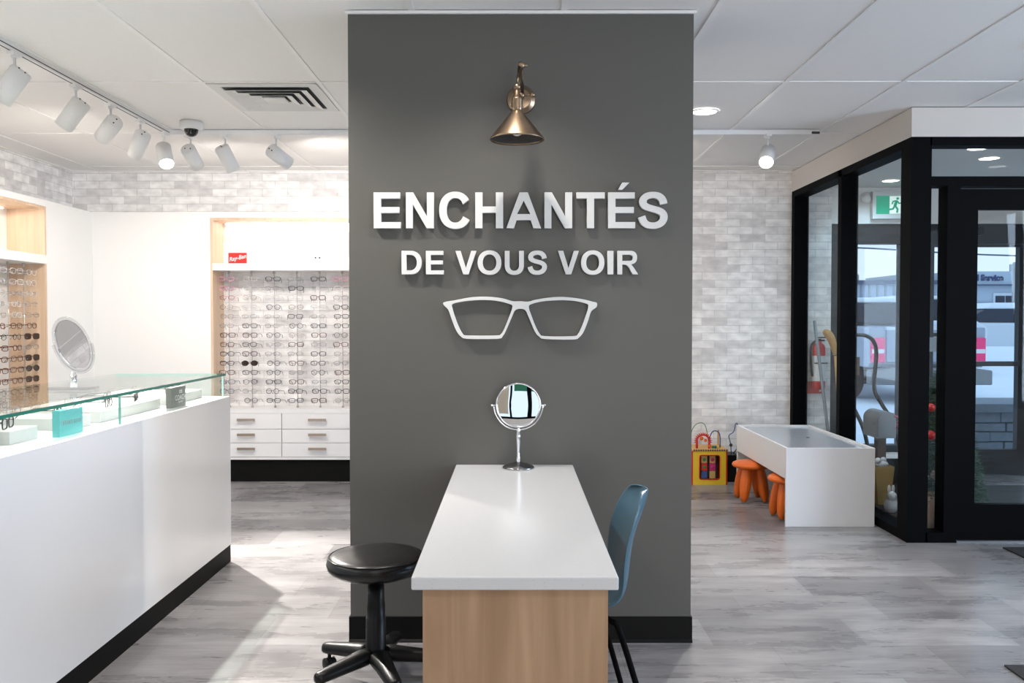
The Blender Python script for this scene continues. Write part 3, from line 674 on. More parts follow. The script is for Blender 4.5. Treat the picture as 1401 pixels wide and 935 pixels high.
MB().tube([(.0, ccy-.14, .405), (.24, ccy-.14, .398), (.24, ccy+.14, .398), (.0, ccy+.14, .405)], .009, 10, closed=True).build('seat_frame', M['frame'], t)
for (xa, xb) in ((-.0, -.07), (.24, .43)):
    for s_ in (-1, 1):
        if s_ == 1 and xa > 0: xa, xb = .20, .385
        MB().tube(smooth_path([(xa+(.01 if xa < 0 else -.01), ccy+s_*.09, .402), (xa+(xb-xa)*.3, ccy+s_*.15, .39), (xa+(xb-xa)*.48, ccy+s_*.165, .34), (xb, ccy+s_*.215, .008)], 6), .0095, 12).sphere((xb, ccy+s_*.215, .009), .0115, 10).build('leg', M['frame'], t)

# ================================================================ GLASS DISPLAY COUNTER
KX, KY0, KY1, KZ, KB = -1.54, .9, 4.61, .902, -2.16
t = thing('display_counter', ((KX+KB)/2, 2.8, 0), 'long white display counter with glass case top at the left', 'counter')
MB().box((KB, KY0, .094), (KX, KY1, KZ)).build('body', M['gloss_white'], t, bevel=.002)
MB().box((KB+.01, KY0+.01, 0), (KX-.003, KY1-.004, .094)).build('toe_kick', M['kick'], t)
GZ = 1.027
MB().box((KB+.015, KY0, GZ-.011), (KX-.012, KY1-.035, GZ)).build('glass_top', M['gl_top'], t)
MB().box((KX-.012, KY0, GZ-.0112), (KX-.0108, KY1-.034, GZ+.0002)).box((KX-.06, KY1-.035, GZ-.0112), (KX-.0108, KY1-.0338, GZ+.0002)).build('glass_top_edge', M['gl_edge'], t)
MB().box((KB+.015, KY1-.035, GZ-.0112), (KX-.06, KY1-.0338, GZ+.0002)).build('glass_end_edge', M['gl_pale'], t)
for a, b in ((KY0, 3.365), (3.371, KY1-.047)):
    MB().box((KX-.028, a, KZ), (KX-.020, b, GZ-.0112)).build('front_pane', M['gl_top'], t)
MB().box((KX-.0285, 3.3665, KZ), (KX-.0195, 3.3695, GZ-.012)).build('pane_joint', mat('joint_edge', (.18, .42, .38, 1), .2), t)
MB().box((KB+.03, KY1-.047, KZ), (KX-.020, KY1-.039, GZ-.0112)).build('end_pane', M['gl_top'], t)
MB().box((KX-.0285, KY1-.0472, KZ), (KX-.0195, KY1-.0388, GZ-.012)).build('pane_corner_edge', M['gl_pale'], t)

# eyewear builder
def rimpts(cx, w, h, shape, n=18):
    out = []
    for i in range(n):
        a = 2*PI*i/n; c, s = math.cos(a), math.sin(a)
        e = {'round': 2.0, 'oval': 2.3, 'square': 3.4}[shape]
        x = math.copysign(abs(c)**(2/e), c)*w; z = math.copysign(abs(s)**(2/e), s)*h
        if shape == 'square' and s > 0: x *= 1.06
        out.append((cx+x, -.002*abs(x/w), z))
    return out
proto = {}
def make_glasses(key, fm, lens, shape, r, w, h, folded=False):
    me = MB(); cx = w+.009
    for s_ in (-1, 1): me.tube(rimpts(s_*cx, w, h, shape), r, 6, closed=True)
    me.tube([(-.0095, 0, h*.30), (-.004, -.002, h*.42), (.004, -.002, h*.42), (.0095, 0, h*.30)], r*1.1, 6)
    for s_ in (-1, 1): me.tube([(s_*(cx+w*.93), 0, h*.4), (s_*(cx+w+.004), .003, h*.42)], r*1.25, 6)
    T = []
    for s_ in (-1, 1):
        x = s_*(cx+w+.003)
        if folded: T.append(MB().tube([(x, .004, h*.4), (x*.4, .012, h*.2), (-x*.45, .016, -h*.2), (-x*.8, .018, -h*.6)], r*.9, 5))
        else: T.append(MB().tube([(x, .003, h*.42), (x*.99, .045, h*.42), (x*.97, .090, h*.36), (x*.94, .118, h*.05-.006), (x*.93, .132, -.020)], r*.9, 5))
    Ls = []
    for s_ in (-1, 1):
        pts = [(p[0], p[1], p[2]) for p in rimpts(s_*cx, w*.97, h*.97, shape)]
        Ls.append(MB().rim_sheet(pts, (0, .001, 0)))
    proto[key] = (me, T, Ls, fm, lens)
make_glasses('black', M['f_black'], M['lens_clear'], 'square', .0023, .024, .017)
make_glasses('dark round', M['f_black'], M['lens_clear'], 'round', .0019, .022, .020)
make_glasses('tortoiseshell', M['f_tort'], M['lens_clear'], 'square', .0025, .024, .018)
make_glasses('silver wire', M['f_silver'], M['lens_clear'], 'oval', .0014, .024, .016)
make_glasses('gold wire', M['f_gold'], M['lens_clear'], 'round', .0014, .023, .020)
make_glasses('crystal clear', M['f_clear'], M['lens_clear'], 'square', .0018, .025, .018)
make_glasses('pink', M['f_pink'], M['lens_clear'], 'oval', .0020, .025, .017)
make_glasses('red', M['f_red'], M['lens_clear'], 'oval', .0018, .024, .016)
make_glasses('dark blue', M['f_blue'], M['lens_clear'], 'square', .0019, .025, .018)
make_glasses('brown sunglasses', M['f_tort'], M['lens_dark'], 'square', .0022, .027, .021)
make_glasses('black sunglasses', M['f_black'], M['lens_dark'], 'round', .0020, .027, .021)
first = {}
def place_glasses(key, loc, rz, label, group, rx=0, ry=0):
    rot = Euler((rx, ry, rz), 'XYZ')
    if key not in first:
        me, T, Ls, fm, lens = proto[key]
        sun = 'sunglasses' in key
        r = me.build('sunglasses' if sun else 'eyeglasses', fm)
        ch = [x.build('temple_arm', fm, r, local=True) for x in T] + [x.build('lens', lens, r, local=True) for x in Ls]
        first[key] = (r, ch); o = r
    else:
        r0, ch = first[key]; o = r0.copy(); C.objects.link(o)
        for c in ch: q = c.copy(); C.objects.link(q); q.parent = o
    o.location = loc; o.rotation_euler = rot
    tag(o, label, 'sunglasses' if 'sunglasses' in key else 'eyeglasses', group)
    return o
# display risers, signs and frames inside the counter
risers = [(2.30, 2.74, 'nearest the left edge of the photo', 'at photo edge'), (2.80, 2.965, 'left of the turquoise brand block', 'left of turquoise block'), (3.17, 3.34, 'between the turquoise block and the glass joint', 'right of turquoise block'), (3.42, 4.00, 'left of the grey brand block', 'left of grey block'), (4.14, 4.54, 'at the far end of the glass case', 'at far end')]
for y0, y1, lb, _s in risers:
    o = MB().box((-2.06, y0, KZ), (-1.665, y1, KZ+.045)).build('display_riser', M['riser'], base=(-1.86, (y0+y1)/2, KZ), bevel=.002)
    tag(o, 'low white display riser in the counter, ' + lb, 'display riser', 'white risers in the glass counter')
RK = ['dark round', 'silver wire', 'black', 'gold wire', 'crystal clear', 'silver wire']
spots = [(-1.70, 2.66, 'dark round', .3), (-1.74, 2.52, 'black', .1), (-1.93, 2.68, 'gold wire', .2), (-1.72, 2.88, 'black', .25), (-1.86, 2.94, 'crystal clear', .1), (-1.99, 2.86, 'silver wire', .2),
         (-1.76, 3.27, 'black', .3), (-1.93, 3.27, 'silver wire', .1), (-1.72, 3.60, 'dark round', .2), (-1.90, 3.62, 'silver wire', .2), (-1.72, 3.86, 'black', .3), (-1.88, 3.92, 'black', .2),
         (-1.74, 4.26, 'dark round', .2), (-1.92, 4.30, 'silver wire', .2), (-1.76, 4.45, 'black', .2)]
rown = {}
for i, (x, y, k, a) in enumerate(spots):
    ri = [j for j, r in enumerate(risers) if r[0] <= y <= r[1]][0]; side = 'front' if x > -1.8 else 'back'
    rown[(ri, side)] = rown.get((ri, side), 0)+1
    place_glasses(k, (x, y, KZ+.045+.0185), PI/2+a, '%s spectacles, %s from left, %s row, counter riser %s' % (k, ordn[rown[(ri, side)]-1], side, risers[ri][3]), 'spectacles lying in the glass counter')
t = thing('brand_block', (-1.60, 3.06, KZ), 'turquoise brand block standing inside the glass counter', 'sign')
bx((-1.625, 2.985, KZ), (-1.598, 3.145, KZ+.094)).build('block', M['tealsign'], t, bevel=.001)
text('lettering', 'TIFFANY & CO.', .0235, .0006, M['inkgrey'], t, (.0025, .005, .047), (PI/2, 0, PI/2), sx=.92)
t = thing('brand_block', (-1.60, 4.05, KZ), 'dark grey brand block with white lettering inside the glass counter', 'sign')
bx((-1.625, 3.965, KZ), (-1.598, 4.135, KZ+.096)).build('block', M['greysign'], t, bevel=.001)
text('lettering', 'COACH', .034, .0006, M['label'], t, (.0025, .02, .043), (PI/2, 0, PI/2), sx=1.0, space=1.1)
text('small_lettering', 'NEW YORK', .010, .0006, M['label'], t, (.0025, .02, .022), (PI/2, 0, PI/2))
MB().box((-1.5976, 4.052, KZ+.064), (-1.5972, 4.092, KZ+.068)).box((-1.5976, 4.056, KZ+.070), (-1.5972, 4.068, KZ+.080)).box((-1.5976, 4.074, KZ+.070), (-1.5972, 4.090, KZ+.080)).build('emblem', M['label'], t)

# acrylic mirror standing on the glass
ax_, ay_ = -1.83, 3.53
t = thing('counter_mirror', (ax_, ay_, GZ), 'oval tilting mirror with clear acrylic frame standing on the glass counter', 'mirror')
MB().box((ax_-.085, ay_-.05, GZ+.0002), (ax_+.085, ay_+.05, GZ+.012)).build('base', M['acrylic'], t, bevel=.003)
MB().cyl((ax_, ay_, GZ+.012), (ax_, ay_, GZ+.062), .0145).lathe([(.0145, .062), (.010, .066), (.010, .072), (0, .072)], (ax_, ay_, GZ)).build('stem', M['chrome'], t)
az = GZ+.188; yw = math.radians(84)   # head turned away
dirx = Vector((math.cos(yw), math.sin(yw), 0)); nrm = Vector((math.sin(-yw)*-1, -math.cos(yw), 0)); nrm = Vector((dirx.y, -dirx.x, 0)); 
if nrm.x < 0: nrm = -nrm
nrm = (nrm + Vector((0, 0, .32))).normalized(); upv = nrm.cross(dirx).normalized()
def ell(a, b, n=40, off=0, a0=0, a1=2*PI, closed=True):
    N = n if closed else n+1
    return [Vector((ax_, ay_, az)) + nrm*off + dirx*(a*math.cos(a0+(a1-a0)*i/n)) + upv*(b*math.sin(a0+(a1-a0)*i/n)) for i in range(N)]
MB().tube(ell(.112, .112), .0085, 12, closed=True).build('mirror_rim', M['acrylic'], t)
MB().rim_sheet(ell(.106, .106, off=.002), -nrm*.005).build('mirror_glass', M['mirror'], t)
MB().tube(ell(.128, .122, 28, 0, PI, 2*PI, False), .006, 10).build('yoke', M['acrylic'], t)

# ================================================================ DISPLAY ALCOVES
AX0, AX1 = -2.45, -1.10
t = thing('display_alcove', (-1.78, YB-.13, 0), 'built-in maple-lined eyewear alcove with white drawers in the back wall', 'display case')
e = .001
MB().box((AX0+e, PF+.002, .596), (AX0+.02, YB-.002, 2.139)).build('side_panel', M['wood'], t)
MB().box((AX1-.02, PF+.002, .596), (AX1-e, YB-.002, 2.139)).build('side_panel', M['wood'], t)
MB().box((AX0+.02, PF+.002, 2.12), (AX1-.02, YB-.002, 2.139)).build('top_panel', M['wood'], t)
sh = MB().box((AX0+.021, PF-.012, 1.715), (AX1-.021, YB-.004, 1.772)).build('shelf', M['whitep'], t, bevel=.002)
MB().box((AX0-.012+.013, PF-.006, .56), (AX1-.001, YB-.003, .594)).build('drawer_top', M['white'], t)
MB().box((AX0+e, PF+.012, .182), (AX1-e, YB-.003, .559)).build('carcass', M['white'], t)
MB().box((AX0+e, PF+.02, 0), (AX1-e, YB-.003, .181)).build('plinth', M['kick'], t)
for (x0, x1) in ((AX0+.004, -1.883), (-1.877, -1.30)):
    for z0, z1 in ((.434, .558), (.322, .430), (.205, .318)):
        dw = MB().box((x0, PF-.008, z0), (x1, PF+.011, z1)).build('drawer', M['white'], t, bevel=.0015)
        hx = (x0+x1)/2; hz = (z0+z1)/2 + .012
        MB().box((hx-.072, PF-.034, hz-.010), (hx+.072, PF-.026, hz+.010)).box((hx-.066, PF-.028, hz-.005), (hx-.058, PF-.006, hz+.005)).box((hx+.058, PF-.028, hz-.005), (hx+.066, PF-.006, hz+.005)).build('handle', M['nickel'], dw)
MB().box((AX0+e, PF-.008, .183), (AX1-e, PF+.011, .202)).build('bottom_rail', M['white'], t)
rodx = [-2.335 + .1862*i for i in range(6)]; rody = 6.985
for x in rodx:
    m = MB().cyl((x, rody, .61), (x, rody, 1.7145), .0032, n=8).cyl((x, rody, .596), (x, rody, .612), .010, n=12).cyl((x, rody, 1.695), (x, rody, 1.7148), .010, n=12)
    for r in range(14):
        z = 1.645 - .0762*r; m.box((x-.060, rody-.001, z-.004), (x+.060, rody+.008, z-.001)).box((x-.052, rody-.05, z-.005), (x-.049, rody+.004, z-.002))
    m.build('display_rod', M['rod'], t)
random.seed(21)
plain = ['black', 'silver wire', 'dark round', 'tortoiseshell', 'silver wire', 'gold wire', 'crystal clear', 'silver wire', 'gold wire']
top = ['crystal clear', 'pink', 'silver wire', 'black', 'crystal clear']
low = ['black', 'dark round', 'tortoiseshell', 'black', 'silver wire']
for ci, x in enumerate(rodx):
    for r in range(14):
        if ci == 0: k = ['pink', 'pink', 'red', 'gold wire', 'gold wire', 'silver wire', 'tortoiseshell', 'tortoiseshell', 'black', 'black', 'tortoiseshell', 'dark blue', 'dark blue', 'silver wire'][r]
        elif ci == 5: k = 'pink' if r == 0 else ('crystal clear' if r == 1 else random.choice(low))
        elif r < 2: k = random.choice(top)
        elif r < 7: k = random.choice(plain)
        else: k = random.choice(low)
        if ci == 1 and r == 9: k = 'black sunglasses'
        z = 1.645 - .0762*r
        noun = k if 'sunglasses' in k else k + ' eyeglasses'
        if ci == 1 and r == 9: lb = 'black round sunglasses, the only dark lenses in the back wall alcove'
        else: lb = '%s, %s row from the top, %s rod from the left, back alcove' % (noun, ordn[r], ordn[ci])
        place_glasses(k, (x + random.uniform(-.006, .006), rody-.055, z+.004), random.uniform(-.22, .22) + (.15 if ci > 2 else .05), lb, 'eyewear on the rods of the back alcove', rx=random.uniform(-.12, .05))
# brand signs on the shelf
t = thing('brand_sign', (-2.240, PF+.03, 1.772), 'red brand sign with white script on the back alcove shelf', 'sign')
bx((-2.313, PF+.03, 1.772), (-2.167, PF+.042, 1.860)).build('plate', M['redsign'], t)
text('lettering', 'Ray-Ban', .047, .0008, M['label'], t, (.0, -.0008, .046), (PI/2, 0, 0), shear=.35, off=.0008, sx=.92).rotation_euler = (PI/2, -.22, 0)
t = thing('brand_plate', (-1.59, PF+.03, 1.772), 'small pale plate with two black dots on the back alcove shelf', 'sign')
bx((-1.64, PF+.03, 1.772), (-1.54, PF+.040, 1.838)).build('plate', M['label'], t)
MB().cyl((-1.607, PF+.0298, 1.820), (-1.607, PF+.0292, 1.820), .0075).cyl((-1.573, PF+.0298, 1.820), (-1.573, PF+.0292, 1.820), .0075).box((-1.597, PF+.0292, 1.814), (-1.583, PF+.0298, 1.817)).box((-1.622, PF+.0292, 1.800), (-1.558, PF+.0298, 1.803)).box((-1.602, PF+.0292, 1.786), (-1.578, PF+.0298, 1.789)).build('emblem', M['ink'], t)

# left alcove
t = thing('display_alcove', (XL+.15, 5.4, .595), 'built-in maple-lined eyewear alcove with white shelf in the left wall', 'display case')
MB().box((XL+.002, 6.185, .596), (PLX-.002, 6.204, 2.139)).build('side_panel', M['wood'], t)
MB().box((XL+.002, 4.601, .596), (PLX-.002, 4.62, 2.139)).build('side_panel', M['wood'], t)
MB().box((XL+.002, 4.62, 2.12), (PLX-.002, 6.185, 2.139)).build('top_panel', M['wood'], t)
MB().box((XL+.002, 4.62, .596), (XL+.012, 6.185, 2.12)).build('back_panel', M['whitep'], t)
MB().box((XL+.012, 4.621, 1.722), (PLX+.012, 6.184, 1.785)).build('shelf', M['whitep'], t, bevel=.002)
rody2 = [6.10, 5.91, 5.72, 5.53]; RX = -3.51
for y in rody2:
    m = MB().cyl((RX, y, .61), (RX, y, 1.7215), .0032, n=8).cyl((RX, y, 1.70), (RX, y, 1.7218), .010, n=12).cyl((RX, y, .596), (RX, y, .612), .010, n=12)
    for r in range(14):
        z = 1.652 - .0762*r; m.box((RX-.008, y-.06, z-.004), (RX+.001, y+.06, z-.001)).box((RX-.004, y-.052, z-.005), (RX+.05, y-.049, z-.002))
    m.build('display_rod', M['rod'], t)
suns = {6: 'brown sunglasses', 8: 'brown sunglasses', 9: 'black sunglasses', 10: 'brown sunglasses', 11: 'brown sunglasses'}
for ci, y in enumerate(rody2[:3]):
    for r in range(13):
        k = random.choice(['silver wire', 'gold wire', 'silver wire', 'crystal clear']) if r < 5 else random.choice(['tortoiseshell', 'black', 'dark round', 'silver wire', 'tortoiseshell'])
        if r < 2: k = random.choice(['crystal clear', 'silver wire'])
        if ci == 0 and r in suns: k = suns[r]
        z = 1.652 - .0762*r; noun = k if 'sunglasses' in k else k + ' eyeglasses'
        lb = '%s, %s row from the top, %s rod from the right, left alcove' % (noun, ordn[r], ordn[ci])
        place_glasses(k, (RX+.055, y + random.uniform(-.005, .005), z+.004), PI/2 + random.uniform(-.2, .2)-.1, lb, 'eyewear on the rods of the left alcove', rx=random.uniform(-.1, .05))
# LED strips under the shelves and top panels of the alcoves (real fittings)
def led(name, a, b, loc, size, size_y, power, rot=(0, 0, 0), label=''):
    o = bx(a, b).build(name, M['down'], base=loc); tag(o, label, 'light'); 
    l = light('strip_light', 'AREA', (0, 0, -.004), power, NEUT, size, size_y, rot=rot, parent=o)
led('led_strip', (AX0+.05, YB-.030, 2.112), (AX1-.05, YB-.018, 2.119), (-1.77, YB-.024, 2.112), 1.2, .012, 1.2, label='slim lit strip under the top of the back alcove')
led('led_strip', (XL+.03, 4.7, 2.112), (XL+.042, 6.1, 2.119), (XL+.036, 5.4, 2.112), .012, 1.3, 1.2, label='slim lit strip under the top of the left alcove')

# ================================================================ CHILDREN'S CORNER
kx0, kx1, ky0, ky1, kz = 1.727, 2.292, 5.385, 6.58, .503
t = thing('play_table', ((kx0+kx1)/2, (ky0+ky1)/2, 0), 'low white children\'s play table with recessed grey top by the vestibule', 'table')
MB().box((kx0, ky0, 0), (kx1, ky0+.02, kz)).build('end_panel', M['white'], t, bevel=.0015)
MB().box((kx0, ky1-.02, 0), (kx1, ky1, kz)).build('end_panel', M['white'], t, bevel=.0015)
MB().box((kx0, ky0+.02, .305), (kx0+.018, ky1-.02, kz)).build('side_apron', M['white'], t, bevel=.001)
MB().box((kx1-.018, ky0+.02, .305), (kx1, ky1-.02, kz)).build('side_apron', M['white'], t, bevel=.001)
MB().box((kx0+.018, ky0+.02, kz-.03), (kx1-.018, ky1-.02, kz-.012)).build('tabletop', mat('pale_grey_play_surface', (.46, .49, .55, 1), .12), t)
MB().lathe([(0, 0), (.012, 0), (.012, .003), (0, .004)], (2.06, 5.95, kz-.012), n=16).build('drain_plug', M['ink'], t)
def kid_stool(cx, cy, rot, label):
    t = thing('childrens_stool', (cx, cy, 0), label, 'stool', 'orange plastic children\'s stools')
    MB().lathe([(0, .240), (.08, .241), (.112, .246), (.132, .255), (.138, .267), (.132, .280), (.112, .290), (.07, .295), (0, .296)], (cx, cy, 0), n=40).build('seat', M['orange'], t)
    for i in range(4):
        a = rot + i*PI/2; d = Vector((math.cos(a), math.sin(a), 0))
        p0 = Vector((cx, cy, .255)) + d*.062; p1 = Vector((cx, cy, .012)) + d*.112; pts = []; rs_ = []
        for k in range(11):
            u = k/10; pts.append(p0.lerp(p1, u)); rs_.append(  .022 + .018*math.sin(PI*min(1, u*.86+.12))**.8 if k < 9 else (.026 if k == 9 else .016))
        MB().tube(pts, rs_, 16).build('leg', M['orange'], t)
    return t
kid_stool(1.722, 6.15, math.radians(47), 'orange children\'s stool with flared legs tucked under the far half of the play table')
kid_stool(1.82, 5.61, math.radians(49), 'orange children\'s stool tucked under the near half of the play table')

# activity cube
ax0, ax1, ay0, ay1, az1 = 1.428, 1.702, 6.76, 7.03, .285
t = thing('activity_cube', ((ax0+ax1)/2, (ay0+ay1)/2, 0), 'yellow wooden activity cube with wire bead toys on top', 'toy')
wx0, wx1, wz0, wz1 = ax0+.052, ax1-.062, .045, .238
MB().box((ax0, ay0, 0), (wx0, ay0+.012, az1-.014)).box((wx1, ay0, 0), (ax1-.012, ay0+.012, az1-.014)).box((wx0, ay0, 0), (wx1, ay0+.012, wz0)).box((wx0, ay0, wz1), (wx1, ay0+.012, az1-.014)).build('front_panel', M['yellow'], t)
MB().box((ax0-.010, ay0+.002, 0), (ax0, ay1, az1-.014)).box((ax1-.012, ay0+.002, 0), (ax1, ay1, az1-.014)).box((ax0, ay1-.01, 0), (ax1-.012, ay1, az1-.014)).build('side_panel', M['red'], t)
def rr(x0, x1, z0, z1, r, n=5):
    return [p for c, a in (((x1-r, z1-r), 0), ((x0+r, z1-r), 90), ((x0+r, z0+r), 180), ((x1-r, z0+r), 270)) for p in arc(c[0], c[1], r, r, a, a+90, n)]
MB().tube([(x, ay0-.001, z) for x, z in rr(wx0, wx1, wz0, wz1, .018)], .0045, 8, closed=True).build('window_rim', M['red'], t)
MB().box((wx0, ay0+.05, wz0), (wx1, ay0+.058, wz1)).build('window_back', mat('dark_recess', (.05, .025, .02, 1), .7), t)
for i, (fx, c1, c2) in enumerate(((wx0+.042, M['red'], M['blue']), (wx0+.108, mat('magenta_paint', rgb(190, 40, 110), .5), M['gold']))):
    sp_ = MB().box((fx-.023, ay0+.022, wz0+.004), (fx+.023, ay0+.034, wz0+.062)).build('turning_block', c2, t)
    MB().box((fx-.023, ay0+.022, wz0+.066), (fx+.023, ay0+.034, wz0+.124)).build('turning_block', c1, t)
    MB().box((fx-.023, ay0+.022, wz0+.128), (fx+.023, ay0+.034, wz0+.186)).build('turning_block', M['woodh'], t)
    MB().sphere((fx, ay0+.020, wz0+.155), .014, 12, (1, .3, 1)).sphere((fx, ay0+.020, wz0+.095), .013, 12, (1, .3, 1)).build('painted_spot', c1 if i else M['green'], t)
    MB().cyl((fx, ay0+.028, wz0), (fx, ay0+.028, wz1), .004, n=8).build('block_rod', M['woodh'], t)
m = MB().box((ax0-.004, ay0-.006, az1-.014), (ax1+.004, ay1+.004, az1)); m.build('top_board', M['woodh'], t, bevel=.002)
m = MB()
for i in range(15): m.sphere((ax0+.008+i*.0185, ay0-.004, az1-.006), .0075, 8)
m.build('scalloped_edge', M['brown'], t)
m = MB()
aw = ax0+.092; 
for i in range(15):
    a = math.radians(-8 + i*14); m.cyl((aw+.050*math.cos(a), ay0+.06, az1+.058+.050*math.sin(a)), (aw+.074*math.cos(a), ay0+.06, az1+.058+.074*math.sin(a)), .008, .001, n=6)
m.tube([(aw+.050*math.cos(math.radians(b)), ay0+.06, az1+.058+.050*math.sin(math.radians(b))) for b in range(-10, 191, 10)], .008, 8)
m.cyl((aw-.050, ay0+.06, az1), (aw-.050, ay0+.06, az1+.06), .010, n=10).cyl((aw+.050, ay0+.06, az1), (aw+.050, ay0+.06, az1+.06), .010, n=10)
m.build('spiky_arch', M['red'], t)
MB().sphere((aw-.012, ay0+.06, az1+.080), .016, 12).sphere((aw+.020, ay0+.06, az1+.064), .013, 12).sphere((aw+.054, ay0+.055, az1+.018), .013, 12).build('bead', M['orange'], t)
MB().tube(smooth_path([(ax0+.155, ay0+.10, az1), (ax0+.155, ay0+.10, az1+.08), (ax0+.175, ay0+.10, az1+.125), (ax0+.20, ay0+.10, az1+.135), (ax0+.228, ay0+.10, az1+.120), (ax0+.238, ay0+.10, az1+.08), (ax0+.238, ay0+.10, az1)], 5), .0045, 8).build('bead_wire', M['blue'], t)
MB().tube(smooth_path([(ax0+.01, ay0+.15, az1), (ax0+.02, ay0+.15, az1+.13), (ax0+.07, ay0+.15, az1+.19), (ax0+.13, ay0+.15, az1+.17), (ax0+.16, ay0+.15, az1)], 5), .003, 8).build('bead_wire', M['green'], t)
MB().box((ax0+.001, ay1-.03, az1), (ax0+.014, ay1-.02, az1+.125)).box((ax1-.022, ay1-.03, az1), (ax1-.010, ay1-.02, az1+.125)).build('upright', M['woodh'], t)
for px, c in ((ax0+.17, 'green'), (ax0+.21, 'yellow'), (ax0+.19, 'blue')): MB().sphere((px, ay0+.05, az1+.012), .012, 10).build('bead', M[c], t)

# bead maze on the floor behind the play table
t = thing('bead_maze', (1.86, 6.98, 0), 'blue wire bead maze behind the far stool at the brick wall', 'toy')
MB().box((1.735, 6.88, 0), (1.99, 7.07, .22)).build('base', M['plastic'], t, bevel=.004)
MB().tube(smooth_path([(1.775, 6.93, .22), (1.77, 6.93, .30), (1.755, 6.93, .37), (1.785, 6.93, .395), (1.80, 6.93, .42), (1.808, 6.93, .465), (1.822, 6.93, .47), (1.832, 6.93, .42), (1.85, 6.93, .38), (1.84, 6.93, .33), (1.82, 6.93, .28), (1.83, 6.93, .22)], 5), .004, 8).build('wire', M['blue'], t)
MB().tube(smooth_path([(1.80, 6.97, .22), (1.86, 6.97, .30), (1.88, 6.97, .38), (1.90, 6.97, .40), (1.92, 6.97, .36), (1.90, 6.97, .30), (1.90, 6.97, .22)], 5), .004, 8).build('wire', M['steel'], t)
MB().sphere((1.772, 6.93, .295), .014, 10).sphere((1.83, 6.93, .30), .013, 10).build('bead', M['ink'], t)
MB().sphere((1.83, 6.90, .25), .016, 10).sphere((1.80, 6.89, .232), .012, 10).build('bead', M['galv'], t)

# ================================================================ FLOOR MATS
def floormat(name, x0, y0, x1, y1, m, label, th=.008):
    o = bx((x0, y0, .0004), (x1, y1, th)).build(name, m, base=((x0+x1)/2, (y0+y1)/2, 0), bevel=.003); tag(o, label, 'mat', 'dark floor mats'); return o
floormat('floor_mat', 2.815, 4.05, 4.4, 4.88, M['matblack'], 'black floor mat in front of the inner glass door')
floormat('floor_mat', 1.86, 1.9, 3.0, 3.205, M['matblack'], 'black floor mat at the bottom right corner of the photo')
floormat('floor_mat', 2.9, 5.55, 4.25, 6.72, M['matfab'], 'dark grey carpet mat on the vestibule floor')

# ================================================================ VESTIBULE CONTENTS
# exit sign
t = thing('exit_sign', (3.13, YB-.03, 2.16), 'green running-man exit sign above the outer glazing', 'sign')
MB().box((2.975, YB-.045, 2.155), (3.36, YB-.002, 2.385)).build('housing', M['vent'], t, bevel=.003)
MB().box((3.005, YB-.048, 2.195), (3.335, YB-.0452, 2.345)).build('green_face', M['exitg'], t)
MB().box((3.115, YB-.0495, 2.197), (3.215, YB-.0482, 2.343)).build('doorway', M['exitw'], t)
mn = MB(); yy = YB-.051
mn.cyl((3.180, yy+.001, 2.322), (3.180, yy-.001, 2.322), .011, n=14)
def lim(pts, r): mn.tube([(x, yy, z) for x, z in pts], r, 6)
lim([(3.172, 2.305), (3.158, 2.262)], .012); lim([(3.160, 2.262), (3.180, 2.235), (3.176, 2.205)], .008); lim([(3.156, 2.262), (3.142, 2.236), (3.112, 2.232)], .008)
lim([(3.176, 2.303), (3.192, 2.282), (3.210, 2.286)], .006); lim([(3.166, 2.304), (3.142, 2.298), (3.134, 2.276)], .006)
mn.build('running_figure', M['exitg'], t)
t = thing('emergency_light', (2.93, YB-.03, 2.33), 'small round white emergency lamp left of the exit sign', 'light')
MB().cyl((2.93, YB-.001, 2.345), (2.93, YB-.02, 2.345), .035).build('base', M['vent'], t)
MB().lathe([(.02, 0), (.036, .012), (.036, .05), (0, .05)], (2.925, YB-.02, 2.325), axis=(-.2, -1, -.2)).build('lamp_head', M['vent'], t)

# fire extinguisher
ex, ey = 2.53, YB-.075
t = thing('fire_extinguisher', (ex, ey, .68), 'red fire extinguisher with white label on the vestibule wall', 'fire extinguisher')
MB().lathe([(0, .06), (.045, .06), (.052, .07), (.052, .40), (.045, .425), (.022, .445), (.020, .46), (0, .46)], (ex, ey, .68), n=28).build('cylinder', M['red'], t)
MB().lathe([(.0526, .13), (.0526, .34)], (ex, ey, .68), n=28).build('paper_label', M['label'], t)
MB().box((ex-.03, ey-.012, 1.14), (ex+.045, ey+.012, 1.152)).box((ex-.03, ey-.012, 1.165), (ex+.06, ey+.012, 1.175)).cyl((ex, ey, 1.13), (ex, ey, 1.16), .018).build('valve_handle', M['plastic'], t)
MB().tube(smooth_path([(ex-.02, ey, 1.145), (ex-.07, ey-.02, 1.10), (ex-.072, ey-.02, .95), (ex-.06, ey-.02, .85)], 5), .009, 8).build('hose', M['plastic'], t)
MB().box((ex-.055, ey-.056, .955), (ex+.055, ey-.050, .965)).build('strap', M['ink'], t)
MB().box((ex-.02, ey+.05, .74), (ex+.02, YB-.001, 1.12)).build('wall_bracket', M['steel'], t)
t = thing('wall_notice', (ex, YB-.14, .72), 'small red notice plate below the fire extinguisher', 'sign')
bx((ex-.075, YB-.010, .70), (ex+.075, YB-.001, .80)).build('plate', M['redsign'], t)
MB().box((ex+.03, YB-.0115, .715), (ex+.055, YB-.0102, .785)).build('white_mark', M['label'], t)
